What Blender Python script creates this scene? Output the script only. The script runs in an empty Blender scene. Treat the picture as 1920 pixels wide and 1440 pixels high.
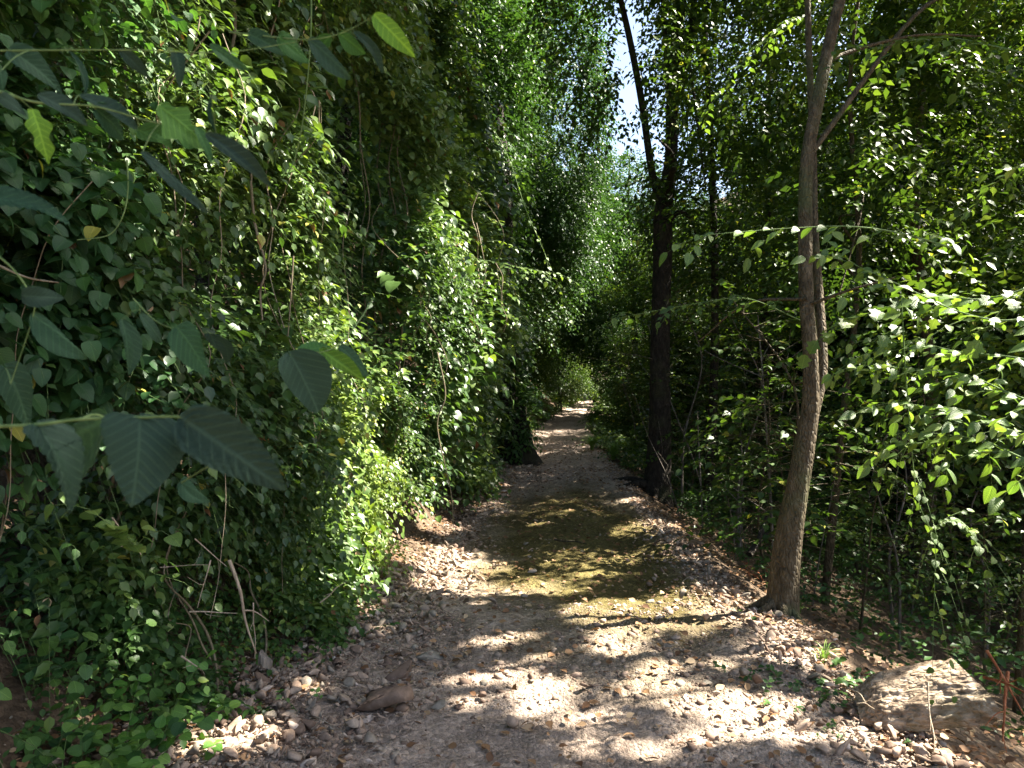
import bpy, math
import numpy as np
from mathutils import Vector

# ------------------------------------------------------------------ camera, sky, sun, exposure
SC = bpy.context.scene
COL = SC.collection
R = math.radians
PITCH = 0.8
CAMZ = 1.6
cd = bpy.data.cameras.new('camera'); cam = bpy.data.objects.new('camera', cd); COL.objects.link(cam)
cam.location = (0, 0, CAMZ); cam.rotation_euler = (R(90 - PITCH), 0, 0)
cd.lens = 26.25; cd.sensor_width = 36; cd.clip_start = 0.02; cd.clip_end = 600
cd.dof.use_dof = True; cd.dof.focus_distance = 5.0; cd.dof.aperture_fstop = 10
SC.camera = cam

SUN_EL, SUN_AZ = 50.0, 14.0          # elevation; azimuth measured from +X (right) towards +Y (ahead)
S = np.array([math.cos(R(SUN_EL)) * math.cos(R(SUN_AZ)), math.cos(R(SUN_EL)) * math.sin(R(SUN_AZ)), math.sin(R(SUN_EL))])
w = bpy.data.worlds.new('World'); SC.world = w; w.use_nodes = True
nt = w.node_tree; nt.nodes.clear()
sky = nt.nodes.new('ShaderNodeTexSky'); sky.sky_type = 'NISHITA'; sky.sun_disc = False
sky.sun_elevation = R(SUN_EL); sky.sun_rotation = R(90 - SUN_AZ); sky.dust_density = 2.5; sky.ozone_density = .8
bg = nt.nodes.new('ShaderNodeBackground'); bg.inputs[1].default_value = 0.053
wo = nt.nodes.new('ShaderNodeOutputWorld')
nt.links.new(sky.outputs[0], bg.inputs[0]); nt.links.new(bg.outputs[0], wo.inputs[0])
sl = bpy.data.lights.new('sun', 'SUN'); sl.energy = 5.0; sl.angle = R(0.53); sl.color = (1.0, 0.93, 0.81)
sun = bpy.data.objects.new('sun', sl); COL.objects.link(sun)
sun.rotation_euler = Vector(S).to_track_quat('Z', 'Y').to_euler(); sun.location = (20, 12, 30)
SC.view_settings.view_transform = 'Standard'; SC.view_settings.look = 'None'
SC.view_settings.exposure = 2.86; SC.view_settings.gamma = 1.0
cy = SC.cycles
cy.max_bounces = 7; cy.diffuse_bounces = 3; cy.glossy_bounces = 2; cy.transmission_bounces = 4; cy.transparent_max_bounces = 4
cy.sample_clamp_indirect = 6; cy.use_denoising = True; cy.denoiser = 'OPENIMAGEDENOISE'
try: cy.denoising_prefilter = 'ACCURATE'
except Exception: pass
SC.render.use_persistent_data = False

RNG = np.random.default_rng(11)

# ------------------------------------------------------------------ geometry helpers
def nrm(a): return a / np.maximum(np.linalg.norm(a, axis=-1, keepdims=True), 1e-9)
CP, SP = math.cos(R(PITCH)), math.sin(R(PITCH))
def P(x, y, d):
    """the point d metres ahead seen at photo pixel x, y (1920 x 1440)"""
    u = (x - 960) / 1400; v = (720 - y) / 1400
    dir_y = CP + v * SP; dir_z = -SP + v * CP
    k = d / dir_y
    return np.array([u * k, d, CAMZ + dir_z * k])

_T = RNG.random((256, 256))
def vn(x, y):
    x = np.asarray(x, float); y = np.asarray(y, float)
    xi = np.floor(x).astype(int); yi = np.floor(y).astype(int); fx = x - xi; fy = y - yi
    fx = fx * fx * (3 - 2 * fx); fy = fy * fy * (3 - 2 * fy)
    a = _T[xi & 255, yi & 255]; b = _T[(xi + 1) & 255, yi & 255]; c = _T[xi & 255, (yi + 1) & 255]; d = _T[(xi + 1) & 255, (yi + 1) & 255]
    return (a * (1 - fx) + b * fx) * (1 - fy) + (c * (1 - fx) + d * fx) * fy
def fbm(x, y, o=4):
    s = 0; am = .5
    for i in range(o):
        s = s + am * vn(x * 2 ** i + 17 * i, y * 2 ** i + 31 * i); am *= .5
    return s

CY = [-8, 0, 3, 5.2, 8, 11, 16, 22, 30, 40, 50, 70]
CX = [-.3, .0, .13, .37, .58, .75, 1.1, 1.5, 2.5, 4.1, 5.4, 9]
CW = [1.6, 1.6, 1.58, 1.34, 1.15, .95, .85, .72, .7, .7, .7, .7]
def pc(y): return np.interp(y, CY, CX)
def hw(y): return np.interp(y, CY, CW)
def smooth(t): t = np.clip(t, 0, 1); return t * t * (3 - 2 * t)
def zt(x, y):
    """terrain height"""
    x = np.asarray(x, float); y = np.asarray(y, float)
    c = pc(y); h = hw(y)
    el = (c - h) - x + (fbm(y * 1.3, x * .2 + 5, 3) - .45) * .5; er = x - (c + h) + (fbm(y * 1.3 + 40, x * .2, 3) - .45) * .5
    left = np.where(el > 0, .35 * el + .8 * np.maximum(el - .35, 0), 0); left = 5.5 * (1 - np.exp(-left / 5.5))
    rr = np.maximum(er - .1, 0)
    right = -3.6 * (1 - np.exp(-rr * .62 / 3.6)); right = right + .42 * np.maximum(x - 15, 0)
    dip = -.16 * smooth((y - 4.6) / 1.6) * (1 - smooth((y - 9) / 6))
    n = (fbm(x * .9, y * .9) - .47) * .22 + (fbm(x * 4, y * 4, 3) - .45) * .05
    far = .28 * np.maximum(y - 46, 0)
    return left + right + dip + far + n * (0.35 + .65 * np.clip(np.maximum(el, er) * 2, 0, 1))
def G(x, y):
    """photo pixel to the ground point under it"""
    lo = None
    for d in np.arange(1.5, 90, .02):
        p = P(x, y, d)
        if p[2] <= zt(p[0], p[1]): return p
    return P(x, y, 60)

def put(o, label=None, cat=None, group=None, kind=None):
    if label: o['label'] = label
    if cat: o['category'] = cat
    if group: o['group'] = group
    if kind: o['kind'] = kind
    return o
def empty(name, loc=(0, 0, 0)):
    o = bpy.data.objects.new(name, None); COL.objects.link(o); o.location = tuple(loc); o.empty_display_size = .2; return o
def mesh(name, V, F, mat, parent=None, attrs=None, smoothsh=True, loc=None):
    """V (n,3); F (m,k) int array, or a list of such arrays"""
    me = bpy.data.meshes.new(name)
    V = np.asarray(V, np.float32)
    if parent is not None: V = V - np.array(parent.location, np.float32)
    elif loc is not None: V = V - np.array(loc, np.float32)
    Fs = F if isinstance(F, list) else [F]
    me.vertices.add(len(V)); me.vertices.foreach_set('co', V.ravel())
    li = np.concatenate([f.ravel() for f in Fs]).astype(np.int32)
    tot = np.concatenate([np.full(len(f), f.shape[1]) for f in Fs]).astype(np.int32)
    st = np.concatenate([[0], np.cumsum(tot)[:-1]]).astype(np.int32)
    me.loops.add(len(li)); me.loops.foreach_set('vertex_index', li)
    me.polygons.add(len(tot)); me.polygons.foreach_set('loop_start', st)
    if smoothsh: me.polygons.foreach_set('use_smooth', np.ones(len(tot), bool))
    me.update(calc_edges=True)
    for k, a in (attrs or {}).items():
        a = np.asarray(a, np.float32)
        if a.ndim == 1:
            at = me.attributes.new(k, 'FLOAT', 'POINT'); at.data.foreach_set('value', a)
        else:
            at = me.attributes.new(k, 'FLOAT_VECTOR', 'POINT'); at.data.foreach_set('vector', a.ravel())
    me.materials.append(mat)
    o = bpy.data.objects.new(name, me); COL.objects.link(o)
    if parent is not None: o.parent = parent
    elif loc is not None: o.location = tuple(loc)
    return o

def tube(pts, rad, n=8, wob=0.0, seed=0, cap=False):
    """one tapered tube through pts"""
    pts = np.asarray(pts, float); m = len(pts); rad = np.broadcast_to(np.asarray(rad, float), (m,))
    t = nrm(np.gradient(pts, axis=0))
    ref = np.array([0, 0, 1.]) if abs(t[:, 2]).mean() < .8 else np.array([1., .1, 0])
    a = nrm(np.cross(t, ref)); b = np.cross(t, a)
    th = np.arange(n) / n * 2 * np.pi
    rr = rad[:, None] * np.ones(n)
    if wob:
        s = np.arange(m)[:, None] * .35 + seed
        rr = rr * (1 + wob * (np.sin(2 * th + s) * .5 + np.sin(3 * th - s * 1.7 + seed) * .35 + np.sin(5 * th + s * 2.3) * .25))
    V = pts[:, None] + rr[..., None] * (np.cos(th)[None, :, None] * a[:, None] + np.sin(th)[None, :, None] * b[:, None])
    i = np.arange(m - 1)[:, None] * n; j = np.arange(n)[None]; k = (np.arange(n)[None] + 1) % n
    F = np.stack([i + j, i + k, i + n + k, i + n + j], -1).reshape(-1, 4)
    return V.reshape(-1, 3), F
class Acc:
    def __init__(s): s.V = []; s.F = []; s.n = 0
    def add(s, VF):
        s.V.append(VF[0]); s.F.append(VF[1] + s.n); s.n += len(VF[0]); return s
    def out(s, name, mat, parent=None, **k):
        by = {}
        for f in s.F: by.setdefault(f.shape[1], []).append(f)
        return mesh(name, np.concatenate(s.V), [np.concatenate(v) for v in by.values()], mat, parent, **k)
def spline(pts, n):
    """Catmull-Rom through pts"""
    pts = np.asarray(pts, float)
    q = np.vstack([2 * pts[0] - pts[1], pts, 2 * pts[-1] - pts[-2]])
    out = []
    m = len(pts) - 1
    for u in np.linspace(0, m - 1e-6, n):
        i = int(u); t = u - i; p0, p1, p2, p3 = q[i:i + 4]
        out.append(.5 * (2 * p1 + (p2 - p0) * t + (2 * p0 - 5 * p1 + 4 * p2 - p3) * t * t + (3 * p1 - p0 - 3 * p2 + p3) * t ** 3))
    return np.array(out)
def thin_stems(A, B, C, r):
    """many thin three-sided stems at once, each along the quadratic A -> B -> C"""
    n = len(A); ts = np.array([0, .35, .7, 1.]); m = len(ts)
    pts = ((1 - ts) ** 2)[None, :, None] * A[:, None] + (2 * ts * (1 - ts))[None, :, None] * B[:, None] + (ts ** 2)[None, :, None] * C[:, None]
    t = nrm(C - A); a = nrm(np.cross(t, np.array([.3, .2, .93]))); b = np.cross(t, a)
    rr = np.broadcast_to(np.asarray(r, float), (n,))[:, None] * np.array([1, .8, .6, .3])[None]
    th = np.array([0, 2.094, 4.189])
    V = pts[:, :, None] + rr[:, :, None, None] * (np.cos(th)[None, None, :, None] * a[:, None, None] + np.sin(th)[None, None, :, None] * b[:, None, None])
    f = []
    for i in range(m - 1):
        for j in range(3): f.append([i * 3 + j, i * 3 + (j + 1) % 3, (i + 1) * 3 + (j + 1) % 3, (i + 1) * 3 + j])
    F = (np.arange(n)[:, None, None] * (m * 3) + np.array(f)[None]).reshape(-1, 4)
    return V.reshape(-1, 3), F

# ------------------------------------------------------------------ materials
def mat(name):
    m = bpy.data.materials.new(name); m.use_nodes = True; t = m.node_tree; t.nodes.clear()
    return m, t, t.nodes, t.links
def N(t, k, **kw):
    n = t.nodes.new(k)
    for a, b in kw.items():
        if a.startswith('i_'):
            key = a[2:]; n.inputs[int(key) if key.isdigit() else key.replace('_', ' ')].default_value = b
        else: setattr(n, a, b)
    return n
def ramp(t, stops):
    r = t.nodes.new('ShaderNodeValToRGB'); e = r.color_ramp.elements
    while len(e) < len(stops): e.new(.5)
    for i, (p, c) in enumerate(stops): e[i].position = p; e[i].color = (*c, 1)
    return r
def leafmat(name, stops, trans=.35, rough=.42, veins=False, spec=.5, tcol=(1.15, 1.2, .45)):
    m, t, ns, L = mat(name)
    at = N(t, 'ShaderNodeAttribute', attribute_name='rnd'); r = ramp(t, stops); L.new(at.outputs['Fac'], r.inputs[0])
    colo = r.outputs[0]
    out = N(t, 'ShaderNodeOutputMaterial')
    p = N(t, 'ShaderNodeBsdfPrincipled'); p.inputs['Roughness'].default_value = rough; p.inputs['Specular IOR Level'].default_value = spec
    if veins:
        uv = N(t, 'ShaderNodeAttribute', attribute_name='luv'); sp = N(t, 'ShaderNodeSeparateXYZ'); L.new(uv.outputs['Vector'], sp.inputs[0])
        ab = N(t, 'ShaderNodeMath', operation='ABSOLUTE'); L.new(sp.outputs[1], ab.inputs[0])
        mul = N(t, 'ShaderNodeMath', operation='MULTIPLY', i_1=.85); L.new(ab.outputs[0], mul.inputs[0])
        sub = N(t, 'ShaderNodeMath', operation='SUBTRACT'); L.new(sp.outputs[0], sub.inputs[0]); L.new(mul.outputs[0], sub.inputs[1])
        fr = N(t, 'ShaderNodeMath', operation='MULTIPLY', i_1=8.5 * 2 * math.pi); L.new(sub.outputs[0], fr.inputs[0])
        co = N(t, 'ShaderNodeMath', operation='COSINE'); L.new(fr.outputs[0], co.inputs[0])
        side = N(t, 'ShaderNodeMapRange', i_1=.86, i_2=1.0); L.new(co.outputs[0], side.inputs[0])
        mid = N(t, 'ShaderNodeMapRange', i_1=.022, i_2=.006); L.new(ab.outputs[0], mid.inputs[0])
        mx = N(t, 'ShaderNodeMath', operation='MAXIMUM'); L.new(side.outputs[0], mx.inputs[0]); L.new(mid.outputs[0], mx.inputs[1])
        no = N(t, 'ShaderNodeTexNoise', i_Scale=60, i_Detail=4); L.new(uv.outputs['Vector'], no.inputs['Vector'])
        sc = N(t, 'ShaderNodeMath', operation='MULTIPLY', i_1=.5); L.new(mx.outputs[0], sc.inputs[0])
        mixc = N(t, 'ShaderNodeMixRGB', blend_type='MIX'); L.new(sc.outputs[0], mixc.inputs[0]); L.new(colo, mixc.inputs[1])
        br = N(t, 'ShaderNodeMixRGB', blend_type='MULTIPLY'); br.inputs[0].default_value = 1; br.inputs[2].default_value = (2.7, 2.3, 2.2, 1); L.new(colo, br.inputs[1]); L.new(br.outputs[0], mixc.inputs[2])
        mo = N(t, 'ShaderNodeMixRGB', blend_type='MULTIPLY'); mo.inputs[0].default_value = .6; L.new(mixc.outputs[0], mo.inputs[1])
        rr = ramp(t, [(.3, (.6, .65, .5)), (.7, (1.25, 1.2, 1.1))]); L.new(no.outputs[0], rr.inputs[0]); L.new(rr.outputs[0], mo.inputs[2])
        colo = mo.outputs[0]
        bm = N(t, 'ShaderNodeBump', i_Strength=.35, i_Distance=.002); ad = N(t, 'ShaderNodeMath', operation='MULTIPLY_ADD', i_1=-1.0); L.new(mx.outputs[0], ad.inputs[0]); L.new(no.outputs[0], ad.inputs[2])
        L.new(ad.outputs[0], bm.inputs['Height']); L.new(bm.outputs[0], p.inputs['Normal'])
    L.new(colo, p.inputs['Base Color'])
    tr = N(t, 'ShaderNodeBsdfTranslucent'); tm = N(t, 'ShaderNodeMixRGB', blend_type='MULTIPLY'); tm.inputs[0].default_value = 1; tm.inputs[2].default_value = (*tcol, 1)
    L.new(colo, tm.inputs[1]); L.new(tm.outputs[0], tr.inputs[0])
    mx2 = N(t, 'ShaderNodeMixShader'); mx2.inputs[0].default_value = trans
    L.new(p.outputs[0], mx2.inputs[1]); L.new(tr.outputs[0], mx2.inputs[2]); L.new(mx2.outputs[0], out.inputs[0])
    return m
GR = [(0, (.026, .062, .020)), (.35, (.056, .114, .027)), (.7, (.118, .190, .036)), (.93, (.21, .28, .055)), (1, (.32, .31, .06))]
M_vine = leafmat('vine_leaf', GR)
GV_ = [(0, (.024, .070, .024)), (.35, (.046, .122, .034)), (.7, (.088, .185, .044)), (.93, (.13, .24, .06)), (1, (.30, .30, .06))]
M_vinev = leafmat('vine_leaf_veined', GV_, veins=True, spec=.35)
M_dark = leafmat('shade_leaf', [(0, (.024, .060, .018)), (.5, (.046, .102, .026)), (.9, (.085, .16, .036)), (1, (.16, .23, .05))], trans=.3, spec=.25)  # darker greens put the shade of undergrowth and wood into the leaf colour
M_bright = leafmat('young_leaf', [(0, (.06, .17, .03)), (.5, (.10, .24, .045)), (1, (.20, .34, .07))], trans=.4, veins=True)
M_tree = leafmat('tree_leaf', [(0, (.026, .054, .013)), (.5, (.056, .104, .018)), (.88, (.13, .19, .030)), (1, (.28, .29, .05))], trans=.36, spec=.25)
M_hazel = leafmat('hazel_leaf', [(0, (.020, .042, .034)), (.5, (.024, .064, .034)), (.8, (.038, .11, .028)), (1, (.12, .25, .03))], trans=.25, rough=.6, veins=True, spec=.14)
M_lit = leafmat('sunlit_twig_leaf', [(0, (.060, .12, .028)), (.5, (.105, .18, .04)), (1, (.20, .27, .07))], trans=.4, veins=True, rough=.42, spec=.45)  # paler greens put the sun glare into the leaf colour
M_grass = leafmat('grass_blade', [(0, (.06, .15, .03)), (1, (.22, .34, .07))], trans=.35)
M_litter = leafmat('dead_leaf', [(0, (.09, .045, .022)), (.4, (.20, .10, .045)), (.75, (.34, .20, .10)), (1, (.45, .33, .20))], trans=.1, rough=.7, spec=.3)

def barkmat(name, c0, c1, c2, scale=6., bump=.6, vert=.18, moss=0.0, vw=.25, vx=1):
    m, t, ns, L = mat(name)
    tc = N(t, 'ShaderNodeTexCoord'); mp = N(t, 'ShaderNodeMapping'); mp.inputs['Scale'].default_value = (vx, 1, vert); L.new(tc.outputs['Object'], mp.inputs[0])
    n1 = N(t, 'ShaderNodeTexNoise', i_Scale=scale * 4, i_Detail=8, i_Roughness=.65); L.new(mp.outputs[0], n1.inputs['Vector'])
    n2 = N(t, 'ShaderNodeTexNoise', i_Scale=scale * .5, i_Detail=3); L.new(tc.outputs['Object'], n2.inputs['Vector'])
    vo = N(t, 'ShaderNodeTexVoronoi', i_Scale=scale * 7, feature='DISTANCE_TO_EDGE'); L.new(mp.outputs[0], vo.inputs['Vector'])
    r = ramp(t, [(.3, c0), (.5, c1), (.72, c2)]); L.new(n1.outputs[0], r.inputs[0])
    mo = N(t, 'ShaderNodeMixRGB'); rm = ramp(t, [(.5, (0, 0, 0)), (.68, (moss, moss, moss))]); L.new(n2.outputs[0], rm.inputs[0]); L.new(rm.outputs[0], mo.inputs[0])
    L.new(r.outputs[0], mo.inputs[1]); mo.inputs[2].default_value = (.07, .085, .03, 1)
    p = N(t, 'ShaderNodeBsdfPrincipled'); p.inputs['Roughness'].default_value = .85; p.inputs['Specular IOR Level'].default_value = .25
    L.new(mo.outputs[0], p.inputs['Base Color'])
    rv = N(t, 'ShaderNodeMapRange', i_1=0., i_2=vw); L.new(vo.outputs['Distance'], rv.inputs[0])
    ad = N(t, 'ShaderNodeMath', operation='ADD'); L.new(n1.outputs[0], ad.inputs[0]); L.new(rv.outputs[0], ad.inputs[1])
    b = N(t, 'ShaderNodeBump', i_Strength=bump, i_Distance=.012); L.new(ad.outputs[0], b.inputs['Height']); L.new(b.outputs[0], p.inputs['Normal'])
    o = N(t, 'ShaderNodeOutputMaterial'); L.new(p.outputs[0], o.inputs[0]); return m
M_bark = barkmat('brown_bark', (.030, .023, .012), (.080, .061, .034), (.155, .122, .075), moss=.7, vert=.45, bump=.8)
M_barkd = barkmat('dark_bark', (.010, .008, .006), (.026, .020, .015), (.062, .050, .038), moss=.3, vert=.4, bump=.8)
M_barkg = barkmat('grey_bark', (.06, .052, .042), (.14, .12, .10), (.24, .21, .18), moss=.3)
M_stem = barkmat('vine_stem', (.08, .06, .035), (.16, .13, .08), (.26, .22, .15), scale=20, bump=.2)
M_green = barkmat('green_stem', (.06, .10, .03), (.10, .16, .05), (.16, .22, .08), scale=20, bump=.1)
M_dry = barkmat('dry_twig', (.16, .12, .08), (.30, .24, .17), (.46, .39, .30), scale=14, bump=.2)
M_red = barkmat('rusty_dead_frond', (.12, .035, .015), (.25, .08, .03), (.36, .16, .08), scale=14, bump=.2)
M_log = barkmat('rough_log_bark', (.05, .032, .02), (.30, .22, .15), (.56, .46, .35), scale=7, bump=1.0, vert=1, vw=.7, vx=.22, moss=.4)
M_wood = barkmat('pale_cut_wood', (.34, .25, .16), (.46, .36, .25), (.55, .46, .34), scale=8, bump=.3, vert=1)

def groundmat(name, cols, peb, fine, bump=.5, tint=None, lit=.0):
    m, t, ns, L = mat(name)
    tc = N(t, 'ShaderNodeTexCoord'); ob = tc.outputs['Object']
    big = N(t, 'ShaderNodeTexNoise', i_Scale=1.3, i_Detail=6, i_Roughness=.6); L.new(ob, big.inputs['Vector'])
    fn = N(t, 'ShaderNodeTexNoise', i_Scale=fine, i_Detail=8, i_Roughness=.75); L.new(ob, fn.inputs['Vector'])
    vo = N(t, 'ShaderNodeTexVoronoi', i_Scale=peb); L.new(ob, vo.inputs['Vector'])
    vd = N(t, 'ShaderNodeTexVoronoi', i_Scale=peb * 2.6); L.new(ob, vd.inputs['Vector'])
    mixn = N(t, 'ShaderNodeMath', operation='MULTIPLY_ADD', i_1=.55); L.new(big.outputs[0], mixn.inputs[0])
    hf = N(t, 'ShaderNodeMath', operation='MULTIPLY', i_1=.5); L.new(fn.outputs[0], hf.inputs[0]); L.new(hf.outputs[0], mixn.inputs[2])
    r = ramp(t, cols); L.new(mixn.outputs[0], r.inputs[0])
    sep = N(t, 'ShaderNodeSeparateColor'); L.new(vo.outputs['Color'], sep.inputs[0])
    pr = ramp(t, [(0, (.6, .56, .52)), (.6, (1.0, .97, .95)), (.9, (1.25, 1.2, 1.15)), (1, (1.5, 1.45, 1.4))]); L.new(sep.outputs[0], pr.inputs[0])
    mu = N(t, 'ShaderNodeMixRGB', blend_type='MULTIPLY'); mu.inputs[0].default_value = .75; L.new(r.outputs[0], mu.inputs[1]); L.new(pr.outputs[0], mu.inputs[2])
    colo = mu.outputs[0]
    if tint:                                                   # dark olive colour paints shade into the hollow of the path
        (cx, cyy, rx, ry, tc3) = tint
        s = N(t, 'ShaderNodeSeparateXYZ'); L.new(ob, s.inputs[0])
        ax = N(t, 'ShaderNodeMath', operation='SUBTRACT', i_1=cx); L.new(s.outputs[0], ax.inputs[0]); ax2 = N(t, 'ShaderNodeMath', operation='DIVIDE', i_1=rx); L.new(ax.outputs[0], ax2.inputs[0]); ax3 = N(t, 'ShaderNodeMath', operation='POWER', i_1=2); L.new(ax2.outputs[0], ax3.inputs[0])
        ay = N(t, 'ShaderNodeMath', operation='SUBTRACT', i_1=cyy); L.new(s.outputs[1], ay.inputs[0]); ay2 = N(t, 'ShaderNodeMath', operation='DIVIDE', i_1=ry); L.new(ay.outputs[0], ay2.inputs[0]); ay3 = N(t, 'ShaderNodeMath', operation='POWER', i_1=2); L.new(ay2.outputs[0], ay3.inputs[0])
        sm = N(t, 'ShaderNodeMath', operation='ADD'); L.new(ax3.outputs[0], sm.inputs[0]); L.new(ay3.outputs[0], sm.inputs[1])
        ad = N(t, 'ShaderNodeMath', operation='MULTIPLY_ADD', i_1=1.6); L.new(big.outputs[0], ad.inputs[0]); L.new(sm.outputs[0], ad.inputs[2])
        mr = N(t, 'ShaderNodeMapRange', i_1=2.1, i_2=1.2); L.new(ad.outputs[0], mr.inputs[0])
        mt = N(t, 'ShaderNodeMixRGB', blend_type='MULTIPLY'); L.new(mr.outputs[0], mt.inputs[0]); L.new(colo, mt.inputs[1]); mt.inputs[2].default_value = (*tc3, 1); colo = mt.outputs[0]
    p = N(t, 'ShaderNodeBsdfPrincipled'); p.inputs['Roughness'].default_value = .9; p.inputs['Specular IOR Level'].default_value = .2
    L.new(colo, p.inputs['Base Color'])
    h = N(t, 'ShaderNodeMath', operation='MULTIPLY_ADD', i_1=-.8); L.new(vo.outputs['Distance'], h.inputs[0]); L.new(fn.outputs[0], h.inputs[2])
    h2 = N(t, 'ShaderNodeMath', operation='MULTIPLY_ADD', i_1=-.35); L.new(vd.outputs['Distance'], h2.inputs[0]); L.new(h.outputs[0], h2.inputs[2])
    b = N(t, 'ShaderNodeBump', i_Strength=bump, i_Distance=.025); L.new(h2.outputs[0], b.inputs['Height']); L.new(b.outputs[0], p.inputs['Normal'])
    o = N(t, 'ShaderNodeOutputMaterial'); L.new(p.outputs[0], o.inputs[0]); return m
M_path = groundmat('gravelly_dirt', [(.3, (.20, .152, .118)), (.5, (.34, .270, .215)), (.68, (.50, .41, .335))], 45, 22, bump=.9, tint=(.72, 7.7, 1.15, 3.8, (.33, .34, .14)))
M_soil = groundmat('forest_soil', [(.3, (.045, .032, .02)), (.5, (.10, .07, .045)), (.7, (.19, .14, .095))], 28, 16, bump=.8)
def rockmat():
    m, t, ns, L = mat('stone')
    oi = N(t, 'ShaderNodeObjectInfo'); at = N(t, 'ShaderNodeAttribute', attribute_name='rnd')
    ad = N(t, 'ShaderNodeMath', operation='ADD', i_0=0.0); L.new(at.outputs['Fac'], ad.inputs[1])
    fr = N(t, 'ShaderNodeMath', operation='FRACT'); L.new(ad.outputs[0], fr.inputs[0])
    r = ramp(t, [(0, (.14, .095, .07)), (.3, (.26, .185, .135)), (.55, (.33, .26, .20)), (.72, (.22, .20, .16)), (.86, (.38, .275, .20)), (.97, (.46, .36, .28)), (1, (.62, .52, .44))]); L.new(fr.outputs[0], r.inputs[0])
    tc = N(t, 'ShaderNodeTexCoord'); n = N(t, 'ShaderNodeTexNoise', i_Scale=35, i_Detail=8, i_Roughness=.7); L.new(tc.outputs['Object'], n.inputs['Vector'])
    rn = ramp(t, [(.3, (.62, .6, .58)), (.7, (1.25, 1.22, 1.2))]); L.new(n.outputs[0], rn.inputs[0])
    mu = N(t, 'ShaderNodeMixRGB', blend_type='MULTIPLY'); mu.inputs[0].default_value = 1; L.new(r.outputs[0], mu.inputs[1]); L.new(rn.outputs[0], mu.inputs[2])
    p = N(t, 'ShaderNodeBsdfPrincipled'); p.inputs['Roughness'].default_value = .85; p.inputs['Specular IOR Level'].default_value = .3; L.new(mu.outputs[0], p.inputs['Base Color'])
    b = N(t, 'ShaderNodeBump', i_Strength=.5, i_Distance=.006); L.new(n.outputs[0], b.inputs['Height']); L.new(b.outputs[0], p.inputs['Normal'])
    o = N(t, 'ShaderNodeOutputMaterial'); L.new(p.outputs[0], o.inputs[0]); return m
M_rock = rockmat()

# ------------------------------------------------------------------ leaves
def tpl_quad():
    return np.array([(0, 0, 0), (.42, -.30, .07), (1, 0, -.06), (.42, .30, .07)]), np.array([(0, 1, 2), (0, 2, 3)])
def tpl_mid():
    V = np.array([(0, 0, 0), (.22, -.30, .05), (.55, -.32, .06), (.82, -.13, .0), (1.05, 0, -.13), (.82, .13, .0), (.55, .32, .06), (.22, .30, .05), (.28, 0, -.02), (.6, 0, -.03)])
    F = np.array([(0, 1, 8), (1, 2, 8), (8, 2, 9), (2, 3, 9), (3, 4, 9), (4, 5, 9), (5, 6, 9), (9, 6, 8), (6, 7, 8), (7, 0, 8)])
    return V, F
def tpl_fine(shape='ovate', nu=22, nv=10, fold=.12, droop=.18, corr=.012, seed=0):
    u = np.linspace(0, 1, nu + 1); v = np.linspace(-1, 1, nv + 1)
    U, Vv = np.meshgrid(u, v, indexing='ij')
    if shape == 'round': wdt = .46 * np.sin(np.pi * np.clip(U, 0, 1) ** .75) ** .55 + .0
    elif shape == 'lobed': wdt = .42 * np.sin(np.pi * U ** .8) ** .6 * (1 + .28 * np.cos(U * 2 * np.pi * 2.6 + .4))
    elif shape == 'heart': wdt = .45 * np.sin(np.pi * np.clip(U * .97 + .03, 0, 1) ** .62) ** .75
    else: wdt = .36 * np.sin(np.pi * np.clip(U * .98 + .02, 0, 1) ** .78) ** .8
    ser = 1 + (.055 * (np.abs(((U * 11.5) % 1) - .5) * 2 - .5)) * (np.abs(Vv) > .7) if shape != 'round' else 1
    wdt = wdt * ser; wdt[0] = .004; wdt[-1] = 0.002
    y = Vv * wdt
    x = U - .07 * (1 - U) * (np.abs(Vv) ** 2) * (1 if shape in ('heart', 'round') else .3) + .0
    rs = np.random.default_rng(seed)
    z = fold * np.abs(y) - droop * U ** 2 + corr * np.cos((x - .85 * np.abs(y)) * 8.5 * 2 * np.pi) * np.minimum(np.abs(Vv) * 3, 1) + .03 * np.sin(U * 5 + rs.random() * 6) * Vv
    V = np.stack([x, y, z], -1).reshape(-1, 3)
    i = np.arange(nu)[:, None] * (nv + 1); j = np.arange(nv)[None]
    F = np.stack([i + j, i + j + 1, i + nv + 2 + j, i + nv + 1 + j], -1).reshape(-1, 4)
    return V, F
TQ, TM = tpl_quad(), tpl_mid()
TO = tpl_fine('ovate', 9, 4, .15, .2, .0); TH = tpl_fine('heart', 10, 6, .14, .2, .008); TR = tpl_fine('round', 8, 6, .12, .12, .006); TL = tpl_fine('lobed', 14, 6, .15, .2, .01)
def leaves(pos, D, Nn, size, tpl, rnd):
    """vertices, faces, attributes of many leaves in one go"""
    V0, F0 = tpl; n = len(pos)
    D = nrm(D); B = nrm(np.cross(Nn, D)); Nn = np.cross(D, B)
    size = np.broadcast_to(np.asarray(size, float), (n,))
    V = pos[:, None] + size[:, None, None] * (V0[None, :, 0, None] * D[:, None] + V0[None, :, 1, None] * B[:, None] + V0[None, :, 2, None] * Nn[:, None])
    F = (np.arange(n)[:, None, None] * len(V0) + F0[None]).reshape(-1, F0.shape[1])
    k = len(V0)
    at = {'rnd': np.repeat(rnd, k)}
    if k > 8:
        l = np.tile(V0, (n, 1)); l[:, 2] = np.repeat(rnd, k) * 40; at['luv'] = l
    return V.reshape(-1, 3), F, at
def leafobj(name, L, m, parent=None, loc=None):
    return mesh(name, L[0], L[1], m, parent, L[2], loc=loc, smoothsh=len(L[0]) < 3e6)

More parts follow.
